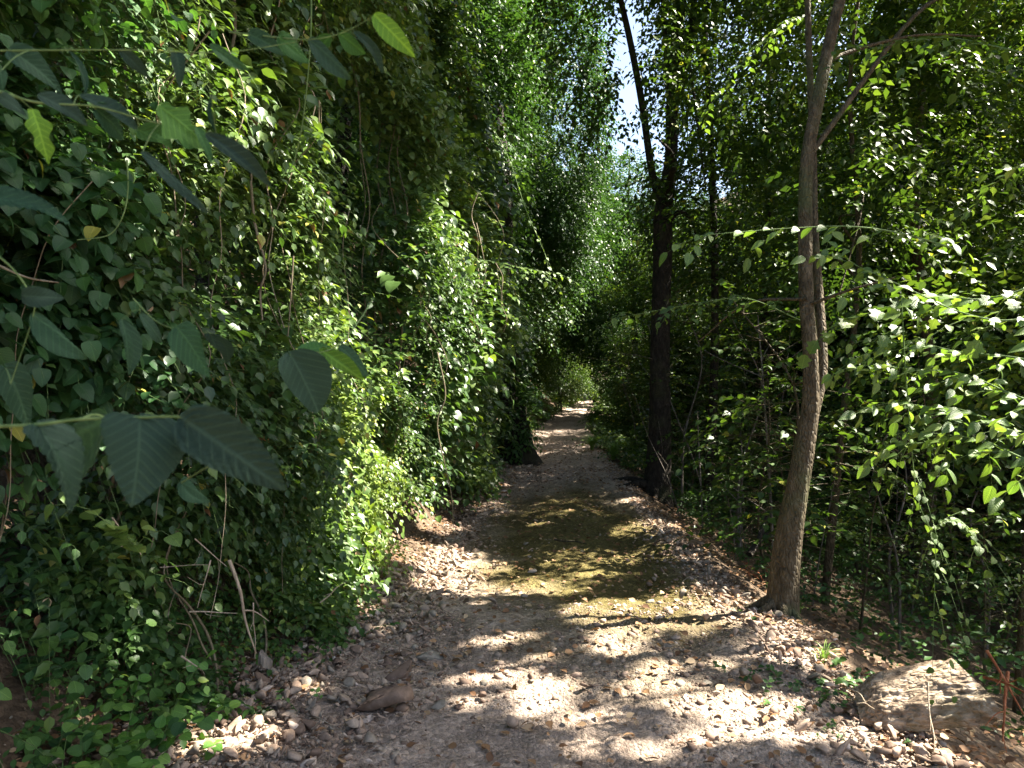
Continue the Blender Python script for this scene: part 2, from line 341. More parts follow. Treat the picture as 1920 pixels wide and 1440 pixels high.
# sun shafts: gaps cut into the foliage so sunlight falls on chosen points. (point, radius)
SH = []
def lit(p, r, d0=.9): SH.append((np.asarray(p, float), r, d0))
def carve(pos):
    keep = np.ones(len(pos), bool)
    for p, r, d0 in SH:
        v = pos - p; t = v @ S; d = np.linalg.norm(v - t[:, None] * S, axis=1)
        keep &= ~((t > d0) & (d < r * (1 + .25 * np.sin(v[:, 0] * 7 + v[:, 1] * 5))))
    return keep

def sprays(base, d, L, k, droop=.35, flat=.8, size=.07, rng=RNG, up=(0, 0, 1), hang=.35, spread=.9):
    """leafy twigs: base (n,3), direction d; k leaves on alternate sides. Returns leaf pos, D, N, size and the twig curves"""
    n = len(base); d = nrm(d); L = np.broadcast_to(np.asarray(L, float), (n,))
    up = np.asarray(up, float)
    side = nrm(np.cross(d, up + rng.normal(0, .25, (n, 3)))); nor = nrm(np.cross(side, d))
    end = base + d * L[:, None] + np.array([0, 0, -1.]) * (droop * L)[:, None]
    mid = base + d * (L * .5)[:, None] + np.array([0, 0, .06]) * L[:, None]
    t = (np.arange(k) + .6 + rng.random((n, k)) * .5) / (k + .3); t = np.clip(t, 0, 1)
    Pp = ((1 - t) ** 2)[..., None] * base[:, None] + (2 * t * (1 - t))[..., None] * mid[:, None] + (t ** 2)[..., None] * end[:, None]
    tan = nrm(2 * (1 - t)[..., None] * (mid - base)[:, None] + 2 * t[..., None] * (end - mid)[:, None])
    sg = np.where(np.arange(k) % 2, 1., -1.)[None, :, None] * np.where(rng.random((n, 1, 1)) > .5, 1, -1)
    last = (np.arange(k) == k - 1)[None, :, None]
    sg = np.where(last, sg * .15, sg)
    D = tan * .65 + side[:, None] * sg * spread + rng.normal(0, .22, (n, k, 3)); D[..., 2] -= hang * rng.random((n, k))
    Nn = nor[:, None] * flat + rng.normal(0, .35, (n, k, 3)) + np.array([0, 0, .25])
    sz = np.broadcast_to(np.asarray(size, float), (n,))[:, None] * rng.uniform(.65, 1.15, (n, k))
    return Pp.reshape(-1, 3), D.reshape(-1, 3), Nn.reshape(-1, 3), sz.ravel(), (base, mid, end)
def rand_rnd(pos, rng, sc=.8, bias=0.):
    """per-leaf tone: clumps plus single-leaf variation"""
    c = fbm(pos[:, 0] * sc + pos[:, 2] * .7, pos[:, 1] * sc + pos[:, 2] * .6, 2)
    r = (c - .37) * 1.1 + .42 + rng.normal(0, .17, len(pos)) + bias
    r = np.clip(r, 0, .92); y = rng.random(len(pos)) < .012; r[y] = 1; return r

# ------------------------------------------------------------------ which places the sun reaches
for (x, y, r) in [(930, 1272, .10), (1140, 1215, .10), (1040, 1290, .07), (1150, 1160, .16), (1095, 1145, .10), (1290, 1145, .09), (1250, 1305, .12), (1320, 1330, .13), (1390, 1355, .12), (1240, 1170, .09), (1180, 1300, .08), (1000, 1300, .12), (1330, 1330, .14), (1150, 1185, .12), (1460, 1225, .12), (1220, 1260, .08), (900, 1210, .08), (1080, 1350, .1), (1340, 1250, .06), (1100, 1400, .07), (1200, 1420, .06), (960, 1200, .07), (1460, 1330, .07), (1300, 1400, .06), (840, 1280, .05), (1000, 1240, .05),
                  (1400, 1165, .10), (1470, 1190, .11), (1530, 1240, .12), (1570, 1290, .11), (1440, 1385, .08), (700, 1195, .08), (560, 1300, .06), (860, 1320, .06), (430, 1400, .12), (360, 1420, .08), (890, 1130, .10), (790, 1120, .07),
                  (1340, 1000, .12), (1260, 985, .10), (1300, 1050, .08), (930, 910, .14), (1000, 985, .09), (1060, 960, .08), (1180, 940, .16), (1080, 915, .1), (1010, 945, .08), (1250, 960, .1), (1060, 880, .2), (1100, 860, .25), (1070, 815, .3), (1050, 830, .3), (1640, 1235, .14), (1700, 1260, .1), (1720, 1420, .14), (1650, 1400, .1), (1205, 1235, .05), (990, 1340, .06), (1500, 1400, .05), (1110, 770, .8)]:
    lit(G(x, y), r * (1.55 if y > 1130 else 1.0), .25)
for (x, y, d, r) in [(1660, 1310, 3.3, .17), (1750, 1310, 3.3, .17), (1710, 1345, 3.3, .14),                   # the log
                     (990, 790, 19, .5), (995, 820, 19, .5), (1110, 820, 18.5, .6), (1140, 800, 19, .4),
                     (1270, 60, 9.8, .35), (1290, 110, 9.8, .3), (1262, 240, 9.8, .12), (1215, 330, 9.8, .12), (1400, 90, 8, .5), (1430, 160, 8, .4), (1350, 220, 8, .3), (1310, 160, 8, .2),
                     (1545, 830, 4.95, .15), (1530, 900, 4.95, .12), (1508, 960, 4.95, .15), (1600, 660, 8, .15),
                     (1820, 740, 2.7, .42), (1860, 800, 2.5, .35), (1750, 600, 2.8, .25), (1400, 440, 3, .14), (1500, 430, 3, .10), (1600, 440, 3, .08), (1510, 555, 3, .07), (1620, 600, 2.9, .1), (1720, 560, 2.8, .14), (1800, 600, 2.7, .16), (1880, 610, 2.6, .16), (1720, 700, 2.9, .16), (1800, 760, 2.7, .2), (1880, 800, 2.6, .2), (1740, 830, 2.9, .15), (1890, 880, 2.5, .14), (1760, 1000, 2.9, .12), (1800, 1010, 2.9, .1), (1700, 900, 3, .08),
                     (1400, 250, 8, .5), (1350, 60, 8, .6), (1600, 150, 7, .45), (1700, 250, 8, .5), (1450, 330, 7.5, .45), (1600, 60, 8, .5), (1750, 120, 7, .5), (1880, 200, 6, .5), (1650, 330, 7.5, .4), (1330, 330, 9, .4), (1800, 520, 7.5, .5), (1880, 330, 6, .5), (1840, 420, 6.5, .4), (1700, 440, 8, .5), (1600, 480, 9, .4), (1760, 640, 7, .25), (1600, 840, 7, .35), (1680, 900, 6.5, .25), (1900, 960, 5, .2), (1030, 60, 22, .9), (960, 50, 20, .8), (1180, 370, 16, .5), (1290, 440, 16, .5), (1120, 660, 26, .4), (1340, 860, 12, .25)]:
    lit(P(x, y, d), r, .5 if d > 4 else .35)

# ------------------------------------------------------------------ ground and path
def warp(a, b, n, k): t = np.linspace(-1, 1, n); return np.where(t < 0, -a * np.abs(t) ** k, b * np.abs(t) ** k)
gx = warp(60, 70, 520, 2.2) + .3
gt = np.linspace(0, 1, 620); gy = -8 + 9.5 * gt + 148 * gt ** 3.4
X, Y = np.meshgrid(gx, gy, indexing='ij')
Z = zt(X, Y)
inside = smooth((hw(Y) * 1.0 - np.abs(X - pc(Y))) / .25 + .4)
Z = Z - .05 * inside
nx, ny = X.shape
i = np.arange(nx - 1)[:, None] * ny; j = np.arange(ny - 1)[None]
put(mesh('ground', np.stack([X, Y, Z], -1).reshape(-1, 3), np.stack([i + j, i + ny + j, i + ny + j + 1, i + j + 1], -1).reshape(-1, 4), M_soil), kind='structure')
t = np.linspace(0, 1, 900); py = -6 + 26 * t + 45 * t ** 4; pu = np.linspace(-1.12, 1.12, 150)
U, Yp = np.meshgrid(pu, py, indexing='ij')
edge = hw(Yp) * (1 + .10 * (fbm(Yp * 2.2, np.sign(U) * 9 + 3, 3) - .45))
Xp = pc(Yp) + U * edge
ruts = -.035 * np.exp(-((np.abs(U) - .52) / .16) ** 2) * smooth((Yp - 3) / 4)
Zp = zt(Xp, Yp) + .012 - .09 * smooth((np.abs(U) - .93) / .19) + ruts + (fbm(Xp * 9, Yp * 9, 4) - .45) * .06 + (fbm(Xp * 30, Yp * 30, 2) - .4) * .024
nx, ny = U.shape; i = np.arange(nx - 1)[:, None] * ny; j = np.arange(ny - 1)[None]
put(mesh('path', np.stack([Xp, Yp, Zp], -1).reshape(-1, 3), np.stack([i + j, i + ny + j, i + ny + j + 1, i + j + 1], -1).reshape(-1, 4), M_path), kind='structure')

# ------------------------------------------------------------------ stones
def ico(sub):
    import bmesh
    b = bmesh.new(); bmesh.ops.create_icosphere(b, subdivisions=sub, radius=1)
    V = np.array([v.co[:] for v in b.verts]); F = np.array([[v.index for v in f.verts] for f in b.faces]); b.free(); return V, F
def rockshape(rs, sub=3, cuts=9, sq=(1, .8, .55)):
    V, F = ico(sub); V = V.copy()
    for _ in range(cuts):
        n = nrm(rs.normal(0, 1, 3)); d = rs.uniform(.25, .68); s = V @ n; V = V - np.maximum(s - d, 0)[:, None] * n
    V *= 1 + .05 * (fbm(V[:, 0] * 3 + 5, V[:, 1] * 3 + V[:, 2] * 2 + 9, 3)[:, None] - .4)
    return V * np.array(sq), F
# gravel: three size classes of countless small stones, one sheet of stuff
rs = np.random.default_rng(5)
GV, GF, GA, gn = [], [], [], 0
protos = [rockshape(rs, 1, 6, (1, rs.uniform(.6, .95), rs.uniform(.35, .7))) for _ in range(9)]
n = 105000
yy = 1.6 + 12 * rs.random(n) ** 1.7; e = rs.random(n)
uu = np.where(e < .45, rs.uniform(-1.05, 1.05, n), np.where(e < .8, -1.0 + rs.normal(0, .16, n) + .12, 1.0 + rs.normal(0, .1, n) - .06))
xx = pc(yy) + uu * hw(yy)
sz = .0036 * (1 + rs.pareto(1.9, n)); sz = np.minimum(sz, .036) * (1 + yy * .05) * np.where(uu < -.6, 1.35, 1)
keep = (fbm(xx * 2.1, yy * 2.1, 3) > .42) | (np.abs(uu) > .8); keep &= ~((yy > 5.3) & (yy < 11.5) & (np.abs(uu) < .86) & (rs.random(n) < .93))
xx, yy, sz = xx[keep], yy[keep], sz[keep]; zz = zt(xx, yy) + (fbm(xx * 9, yy * 9, 4) - .45) * .05 + .012 - sz * .05
ang = rs.random(len(xx)) * 6.28; which = rs.integers(0, 9, len(xx)); rn = rs.random(len(xx))
for k, (V0, F0) in enumerate(protos):
    q = which == k; m_ = q.sum(); ca, sa = np.cos(ang[q]), np.sin(ang[q])
    V = np.empty((m_, len(V0), 3)); V[..., 0] = ca[:, None] * V0[:, 0] - sa[:, None] * V0[:, 1]; V[..., 1] = sa[:, None] * V0[:, 0] + ca[:, None] * V0[:, 1]; V[..., 2] = V0[:, 2] + (V[..., 0] * (rn[q][:, None] - .5)) * .6
    V = V * sz[q][:, None, None] + np.stack([xx[q], yy[q], zz[q]], -1)[:, None]
    GV.append(V.reshape(-1, 3)); GF.append((np.arange(m_)[:, None, None] * len(V0) + F0).reshape(-1, 3) + gn); gn += m_ * len(V0); GA.append(np.repeat(rn[q], len(V0)))
n2 = 6500; yy = 2.3 + 6.5 * rs.random(n2) ** 1.7; uu = -1.08 + np.abs(rs.normal(0, .34, n2) * np.clip(1.6 - yy / 6, .3, 1)); uu = np.where(rs.random(n2) < .2, 1.05 - np.abs(rs.normal(0, .2, n2)), uu); xx = pc(yy) + uu * hw(yy); sz = np.minimum(.010 * (1 + rs.pareto(2.0, n2)), .052)
prot2 = [rockshape(rs, 2, 9, (1, rs.uniform(.5, .95), rs.uniform(.35, .75))) for _ in range(9)]; zz = zt(xx, yy) + .03 + sz * .25; ang = rs.random(n2) * 6.28; which = rs.integers(0, 9, n2); rn = rs.random(n2)
for k, (V0, F0) in enumerate(prot2):
    q = which == k; m_ = q.sum(); ca, sa = np.cos(ang[q]), np.sin(ang[q]); tl = rs.normal(0, .45, m_)
    V = np.empty((m_, len(V0), 3)); zt_ = V0[:, 2] + V0[:, 0] * tl[:, None]; V[..., 0] = ca[:, None] * V0[:, 0] - sa[:, None] * V0[:, 1]; V[..., 1] = sa[:, None] * V0[:, 0] + ca[:, None] * V0[:, 1]; V[..., 2] = zt_
    V = V * sz[q][:, None, None] + np.stack([xx[q], yy[q], zz[q]], -1)[:, None]
    GV.append(V.reshape(-1, 3)); GF.append((np.arange(m_)[:, None, None] * len(V0) + F0).reshape(-1, 3) + gn); gn += m_ * len(V0); GA.append(np.repeat(rn[q], len(V0)))
put(mesh('gravel', np.concatenate(GV), np.concatenate(GF), M_rock, None, {'rnd': np.concatenate(GA)}, smoothsh=False), 'small grey and brown stones strewn over the dirt path', 'gravel', kind='stuff')

rproto = []
for k in range(10):
    V, F = rockshape(rs, 3, 11, (1, rs.uniform(.6, .95), rs.uniform(.35, .75))); rproto.append((V, F))
def zs(x, y): return float(zt(x, y))
def rock(px, py_, wpx, k, label, hgt=1., rot=None, group=None, rr=None, name='rock'):
    g = G(px, py_ + wpx * .2); s = wpx / 1400 * g[1] / 2
    V, F = rproto[k]; a = rs.random() * 6.28 if rot is None else rot
    ca, sa = math.cos(a), math.sin(a); W = V * [s, s, s * hgt]; W = np.stack([W[:, 0] * ca - W[:, 1] * sa, W[:, 0] * sa + W[:, 1] * ca, W[:, 2]], -1)
    o = mesh(name, W, F, M_rock, None, {'rnd': np.full(len(W), rs.random() if rr is None else rr)}, smoothsh=False)
    o.location = (g[0], g[1], zs(g[0], g[1]) + s * hgt * .25); o.rotation_euler = (rs.normal(0, .15), rs.normal(0, .15), 0)
    return put(o, label, 'rock', group)
rock(712, 1308, 140, 0, 'largest brown boulder at the left edge of the gravel path, with a steep dark side', 1.2, 2.6, rr=.12)
rock(752, 1262, 75, 1, 'dark angular rock touching the back corner of the largest boulder', 1.3, rr=.08)
rock(800, 1225, 74, 2, 'flat grey-green slab lying beyond the largest boulder', .6, 0.1, rr=.7)
rock(590, 1235, 45, 3, 'rounded brown rock beside the foot of the leafy bank, left of the path', 1.)
rock(735, 1226, 40, 4, 'pinkish square rock just left of the flat grey-green slab', 1.)
rock(690, 1350, 40, 5, 'squat brown rock directly below the largest boulder', 1.1)
rock(655, 1375, 34, 6, 'small white-faced rock between the squat brown rock and the bank', 1.)
rock(680, 1390, 30, 7, 'brightest white angular rock at the bottom of the photo left of the path', 1., rr=1.)
rock(960, 1425, 50, 8, 'pale flat rock half buried at the bottom edge of the path', .6)
rock(1325, 1275, 30, 9, 'dark flat pebble-like rock alone on the right part of the path', .7)
rock(1400, 1300, 34, 2, 'smooth grey flat rock near the right path edge beside low weeds', .5)
rock(1500, 1390, 46, 3, 'grey slanting rock at the bottom right of the path', .8)
rock(1545, 1405, 60, 5, 'long flat dark rock right of the grey slanting rock', .5)
rock(1255, 1210, 22, 6, 'small white rock sitting up in the middle of the sunlit path', 1.1)
rock(1080, 1268, 26, 4, 'flat dark green-grey rock in the centre of the path', .4)
rock(1250, 1350, 36, 7, 'half buried grey rock in the path centre at the bottom', .4)
rock(980, 1115, 26, 8, 'lone dark brown rock on the left of the shade-tinted hollow', .9)
rock(1085, 1108, 30, 9, 'dark flat rock in the middle of the shade-tinted hollow', .5)
n = 240
for q in range(n):
    side = rs.random()
    y = 2.9 + 7 * rs.random() ** 1.6
    u = (-1.0 + abs(rs.normal(0, .17))) if side < .66 else (1.0 - abs(rs.normal(0, .10))) if side < .88 else rs.uniform(-.7, .8)
    x = float(pc(y) + u * hw(y)); s = rs.uniform(.018, .045) * (1.5 if rs.random() < .3 else 1) * (1 + y * .04)
    if q < 10:
        V, F = rproto[q]; o = mesh('loose_stone', V, F, M_rock, None, {'rnd': np.full(len(V), rs.random())}, smoothsh=False); base_ = o
        if q == 0: bases = []
        bases.append(o)
    else:
        o = bases[q % 10].copy(); COL.objects.link(o)
    o.location = (x, y, zs(x, y) + s * .25); o.scale = (s, s, s * rs.uniform(.7, 1.2)); o.rotation_euler = (rs.normal(0, .3), rs.normal(0, .3), rs.random() * 6.28)
    put(o, 'fist sized grey or brown stone lying loose on the gravel path and its edges', 'stone', 'loose stones along the path')

# ------------------------------------------------------------------ leaf litter, dry and twigs
n = 9500
yy = 2 + 16 * rs.random(n) ** 1.4; q = rs.random(n)
xx = pc(yy) + np.where(q < .3, rs.uniform(-1, 1, n) * hw(yy), np.where(q < .55, -hw(yy) - rs.random(n) * .6 + .2, hw(yy) - .15 + np.abs(rs.normal(0, 1.3, n))))
pos = np.stack([xx, yy, zt(xx, yy) + .022 + rs.random(n) * .01], -1)
a = rs.random(n) * 6.28
L_ = leaves(pos, np.stack([np.cos(a), np.sin(a), rs.normal(0, .2, n)], -1), np.stack([rs.normal(0, .4, n), rs.normal(0, .4, n), np.ones(n)], -1), rs.uniform(.02, .06, n), TM, rs.random(n))
put(leafobj('leaf_litter', L_, M_litter), 'dry brown fallen leaves scattered over the path edges and bank', 'leaf litter', kind='stuff')
acc_t = 0
def twig(p0, p1, r, label, mat_=M_dry, bend=.04, kids=2, group=None, name='twig'):
    p0 = np.asarray(p0, float); p1 = np.asarray(p1, float); A = Acc(); L = np.linalg.norm(p1 - p0)
    pts = spline([p0, p0 * .66 + p1 * .34 + rs.normal(0, bend, 3) * L, p0 * .33 + p1 * .67 + rs.normal(0, bend, 3) * L, p1], 14)
    A.add(tube(pts, np.linspace(r, r * .4, 14), 6, .15, rs.random() * 9))
    for _ in range(kids):
        k = rs.integers(4, 11); d = nrm(nrm(p1 - p0) + rs.normal(0, .6, 3)); A.add(tube(spline([pts[k], pts[k] + d * L * .12, pts[k] + d * L * .25 + rs.normal(0, .02, 3)], 6), np.linspace(r * .5, r * .2, 6), 5))
    o = A.out(name, mat_, None, loc=p0); return put(o, label, 'twig', group)
for q in range(46):
    y = 3 + 6 * rs.random() ** 1.4; u = -1 + rs.random() * .35 if q % 3 else 1 - rs.random() * .2; x = pc(y) + u * hw(y); a = rs.random() * 6.28; l = rs.uniform(.08, .3)
    x2, y2 = x + math.cos(a) * l, y + math.sin(a) * l
    twig((x, y, zs(x, y) + .03), (x2, y2, zs(x2, y2) + .04), rs.uniform(.0015, .004), 'thin dry twig lying among the stones at the path edge', kids=1, group='dry twigs on the ground', name='fallen_twig')

# ------------------------------------------------------------------ the leafy wall on the left bank
WS = [.3, 1.2, 2, 3, 4, 5.2, 8, 11, 14, 18, 24]
WX = [-1.5, -1.55, -1.5, -1.5, -1.3, -1.05, -.82, -.5, -.35, .1, .6]
def xw(s, z):
    l = (fbm(s * .8 + 3, z * .9 + 7, 3) - .46) * 1.5 + (fbm(s * 2.6 + 9, z * 2.4, 2) - .38) * .75 + .45 * np.exp(-((s - 7.6) / 1.3) ** 2 - ((z - 2.9) / 1.1) ** 2)
    l = l - .9 * np.exp(-((s - 5.1) / .55) ** 2 - ((z - 3.3) / .6) ** 2)
    und = -.45 * np.exp(-((z - .55) / .4) ** 2) * (np.asarray(s) < 4.2)                # undercut near the camera
    return np.interp(s, WS, WX) + l + und - .12 * np.maximum(z - 3.2, 0)
def wall(label, s0, s1, z0, z1, n, size, tpl, m, L=.34, k=9, seed=0, bias=0., hole=.37, name='climbing_vine', stems=12, flatl=.5, sr=1.):  # bias shifts leaf colour: paler to look sunlit, darker to look shaded
    r = np.random.default_rng(seed)
    s = r.uniform(s0, s1, n) + r.normal(0, .15, n); z = r.uniform(z0, z1, n)
    keep = (fbm(s * 1.3 + 50, z * .9 + 20, 3) > hole) | (r.random(n) < .05); s, z = s[keep], z[keep]; n = len(s)
    for (hs, hz, rs_, rz_) in ((5.1, 3.35, .5, .55), (2.15, .95, .22, .25), (2.75, .75, .25, .3), (3.3, 3.3, .3, .3), (1.9, 2.1, .2, .2), (6.3, 1.9, .35, .3), (4.0, 2.1, .3, .35)):
        h_ = (((s - hs) / rs_) ** 2 + ((z - hz) / rz_) ** 2 < 1) & (r.random(n) < .85); s, z = s[~h_], z[~h_]; n = len(s)
    dep = r.random(n) ** 1.6 * .6
    zb = z
    x = xw(s, z) - dep; base = np.stack([x, s, zb], -1)
    ok = zb > zt(x, s) - .05; base = base[ok]; n = len(base); s2, z2 = base[:, 1], base[:, 2]
    d = np.stack([r.uniform(.25, 1, n), r.normal(-.15, .6, n), r.normal(.08, .35, n)], -1)
    pos, D, Nn, sz, cur = sprays(base, d, L * r.uniform(.5, 1.7, n), k, droop=.55 - .25 * flatl, size=size * r.uniform(.75, 1.2, n) * (.62 + .85 * vn(s2 * 1.7, z2 * 1.9 + 30)), rng=r, hang=.75 - .4 * flatl)
    Nn = Nn + np.array([.35 * (1 - flatl), -.32, .2 + .7 * flatl]); ok = (pos[:, 2] > zt(pos[:, 0], pos[:, 1]) + .01) & carve(pos) & (pos[:, 1] > .95)
    ctr = pos[:, 0] - (pc(pos[:, 1]) - hw(pos[:, 1])); ok &= (ctr < np.where(pos[:, 1] > 9.4, .12, .42) + np.maximum(pos[:, 2] - .5, 0) * .2) 
    pos, D, Nn, sz = pos[ok], D[ok], Nn[ok], sz[ok]
    other = vn(pos[:, 1] * 1.1 + 60, pos[:, 2] * 1.3 + 11) > .66
    b = (float(np.interp((s0 + s1) / 2, WS, WX)) - .5, (s0 + s1) / 2, 0); b = (b[0], b[1], zs(b[0], b[1]))
    root = put(empty(name, b), label, 'climbing plant', 'climbing plants on the left bank')
    rn_ = rand_rnd(pos, r, bias=bias); q_ = ~other
    leafobj('foliage', leaves(pos[q_], D[q_], Nn[q_], sz[q_], tpl, rn_[q_]), m, root)
    if other.any(): leafobj('large_leaves', leaves(pos[other][::2], D[other][::2], Nn[other][::2], sz[other][::2] * 1.35, TH if size > .05 else TM, np.clip(rn_[other][::2] * .8 + .1, 0, .9)), m, root)
    dr = r.random(len(pos)) < .006
    if dr.any(): leafobj('withered_leaves', leaves(pos[dr], D[dr] - [0, 0, 1.], Nn[dr], sz[dr] * 1.1, TM, r.random(dr.sum())), M_litter, root)
    tk = ok.reshape(-1, k).mean(1) > .6; 
    if name == 'climbing_vine' and tk.sum() > 100: V, F = thin_stems(*[c[tk] for c in cur], .0018); A = Acc().add((V, F)); A.out('twigs', M_green, root)
    for q in range(stems):
        ss = r.uniform(s0, s1); zz0 = max(z0, zs(xw(ss, z0), ss)) ; h = r.uniform(.5, 1) * (z1 - zz0)
        zc = np.linspace(zz0, zz0 + h, 7); sc_ = ss + np.cumsum(r.normal(0, .07, 7)); xc = xw(ss, zc) * .3 + xw(ss, zz0) * .7 - r.uniform(.0, .3)
        pts = spline(np.stack([xc, sc_, zc], -1), 30); pts[:, 0] += .02 * np.sin(pts[:, 2] * 7)
        VF = tube(pts, np.linspace(.010, .004, 30) * r.uniform(.4, 1.3) * sr, 6, .2, q); mesh('stem', VF[0], VF[1], M_stem, root)
    return root
def W(x, y):
    for d in np.arange(.8, 14, .04):
        p = P(x, y, d)
        if p[0] < xw(p[1], p[2]) + .2: return p
        if p[2] < zt(p[0], p[1]): return p
    return P(x, y, 9)
for (x, y, r) in [(845, 500, .62), (885, 560, .5), (700, 930, .45), (700, 1020, .16), (640, 1000, .28), (640, 690, .42), (760, 820, .4), (400, 130, .25), (740, 480, .25), (850, 430, .36), (880, 480, .30), (870, 560, .34), (880, 520, .4), (760, 480, .16), (900, 330, .22), (730, 530, .18), (880, 640, .25), (880, 700, .22), (850, 390, .2),
                  (600, 630, .22), (690, 670, .26), (760, 740, .26), (640, 720, .22), (700, 820, .26), (800, 830, .22), (650, 920, .26), (740, 960, .3), (690, 1040, .26), (770, 1000, .12), (760, 880, .22), (560, 850, .12), (640, 640, .18), (700, 1100, .15),
                  (400, 190, .26), (360, 60, .24), (430, 120, .2), (280, 30, .16), (480, 400, .2), (600, 330, .14), (420, 260, .18), (560, 480, .18), (620, 560, .16), (500, 520, .16), (450, 600, .14), (530, 60, .14), (330, 120, .16), (650, 450, .1), (340, 400, .1),
                  (190, 980, .07), (200, 1210, .09), (240, 1330, .06), (150, 1380, .06), (390, 1290, .08), (420, 540, .16), (300, 700, .12), (860, 850, .14), (200, 1270, .08), (330, 180, .15)]:
    lit(W(x, y), r, .3 if r > .2 else .6)

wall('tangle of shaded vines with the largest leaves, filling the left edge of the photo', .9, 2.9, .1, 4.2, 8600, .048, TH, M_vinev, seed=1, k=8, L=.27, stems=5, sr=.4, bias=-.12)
wall('vines with pale speckled leaves and hanging woody stems above the round leafed shrub', 2.9, 4.6, .7, 5.2, 7600, .048, TM, M_vine, seed=2, k=9, stems=9)
wall('vine wall with a deep black hollow in the upper half of the photo', 4.6, 7.0, 1.0, 6.4, 8200, .058, TM, M_vine, seed=3, k=9, hole=.40, stems=7)
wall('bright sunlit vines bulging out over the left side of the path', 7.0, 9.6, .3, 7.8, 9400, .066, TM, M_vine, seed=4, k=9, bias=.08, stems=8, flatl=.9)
wall('narrow vine wall beyond the sunlit bulge, beside the black leaning trunk', 9.6, 13.5, .1, 9, 6800, .085, TM, M_vine, seed=5, k=9, L=.45, stems=5)
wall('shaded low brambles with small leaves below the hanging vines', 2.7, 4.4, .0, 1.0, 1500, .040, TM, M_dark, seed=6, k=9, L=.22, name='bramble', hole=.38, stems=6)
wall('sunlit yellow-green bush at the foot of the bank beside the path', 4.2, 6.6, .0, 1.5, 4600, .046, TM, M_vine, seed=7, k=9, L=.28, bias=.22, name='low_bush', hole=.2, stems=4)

# thin bare lianas and tangles hanging in front of the wall
r = np.random.default_rng(404)
for q in range(20):
    ss = r.uniform(2.2, 8.5); z1 = r.uniform(2.2, 1.6 + ss * .55); z0_ = max(.4, z1 - r.uniform(.8, 2.6)); zc = np.linspace(z1, z0_, 9)
    if q % 5 == 0: zc = z1 + .25 * np.sin(np.linspace(0, 3, 9))
    xc = np.interp(ss, WS, WX) + .35 + r.normal(0, .05) + np.cumsum(r.normal(0, .03, 9)); sc_ = ss + np.cumsum(r.normal(0, .05 if q % 5 else .14, 9))
    sp = spline(np.stack([np.maximum(xw(ss, zc) + .16, xc - .3), sc_, zc], -1), 40); sp[:, 1] += .012 * np.sin(sp[:, 2] * 17 + q); r0 = r.uniform(.0015, .0045)
    VF = tube(sp, np.linspace(r0, r0 * .5, 40), 6, .2, q); put(mesh('liana', VF[0], VF[1], M_stem if q % 3 else M_dry, None, loc=sp[0]), 'thin bare creeper stem hanging in front of the vine wall', 'vine stem', 'thin creeper stems on the vine wall')
# a low plant: stems rising from one root, leaves in pairs
def plant(name, label, cat, x, y, h, n, size, tpl, m, seed=0, k=8, spreadr=.25, lean=(0, 0), droop=.3, group=None, up=.9, stemm=M_green, bias=0, zoff=0.):
    r = np.random.default_rng(seed); z = zs(x, y) + zoff
    root = put(empty(name, (x, y, z)), label, cat, group)
    base = np.stack([x + r.normal(0, spreadr * .25, n), y + r.normal(0, spreadr * .25, n), np.full(n, z - .01)], -1)
    d = np.stack([r.normal(lean[0], spreadr * 1.4, n), r.normal(lean[1], spreadr * 1.4, n), np.full(n, up)], -1)
    pos, D, Nn, sz, cur = sprays(base, d, h * r.uniform(.55, 1.15, n), k, droop=droop, size=size, rng=r, hang=.3, flat=.2)
    Nn[:, 2] += .8; Nn[:, 1] -= .35
    ok = pos[:, 2] > zt(pos[:, 0], pos[:, 1]) + .01
    leafobj('foliage', leaves(pos[ok], D[ok], Nn[ok], sz[ok], tpl, np.clip(r.random(ok.sum()) * .9 + bias, 0, .95)), m, root)
    V, F = thin_stems(*cur, .0022); mesh('stem', V, F, stemm, root); return root
def onbank(x, y):
    p = W(x, y); return p
p = G(215, 1400)
for (px_, py_, n, h, lab, sd) in [(130, 1420, 12, .62, 'shaded round leafed shrub in the bottom left corner of the photo', 21), (215, 1400, 15, .55, 'bright green shrub with round leaves catching the sun, bottom left', 22),
                          (60, 1250, 12, .6, 'dark round leafed shrub at the left edge under the hanging vines', 23), (300, 1330, 9, .3, 'small round leafed shrub behind the bright green one', 24)]:
    for d in np.arange(1.5, 5, .05):
        q = P(px_, py_, d)
        if q[2] < zt(q[0], q[1]) + .12: break
    plant('round_leafed_shrub', lab, 'shrub', q[0], q[1], h, n, .052, TR, M_bright if sd == 22 else M_vinev, sd, k=8, spreadr=.28, lean=(.15, -.1), group='round leafed shrubs')
for (px_, py_, n, h, size, lab, sd, tp, mm) in [(390, 1375, 7, .22, .05, 'small bright weed with drooping heart shaped leaves at the edge of the leafy bank', 31, TH, M_bright), (470, 1350, 9, .2, .03, 'low small leafed weed in front of the pale dead stump', 32, TM, M_vine),
                                 (600, 1190, 14, .35, .035, 'dark green nettle clump above the loose rocks', 33, TO, M_dark), (480, 1330, 6, .16, .028, 'tiny sprig between the heart leafed weed and the path', 34, TM, M_bright),
                                 (1490, 1300, 22, .13, .034, 'blue-green weed sprawling on the right edge of the path', 35, TM, M_dark), (1600, 1280, 12, .16, .04, 'dark leafed weed just left of the sawn log', 36, TH, M_dark), (1620, 1370, 9, .12, .03, 'low grassy weed below the sawn log', 37, TM, M_dark),
                                 (1380, 1155, 12, .12, .028, 'small bright weed beside the foot of the brown right hand tree', 38, TM, M_vine), (1560, 1385, 10, .07, .022, 'flat green weed among the rocks at the bottom right', 39, TM, M_dark)]:
    g = G(px_, py_); plant('weed', lab, 'plant', g[0], g[1], h, n, size, tp, mm, sd, k=7, spreadr=.5, group='small weeds')
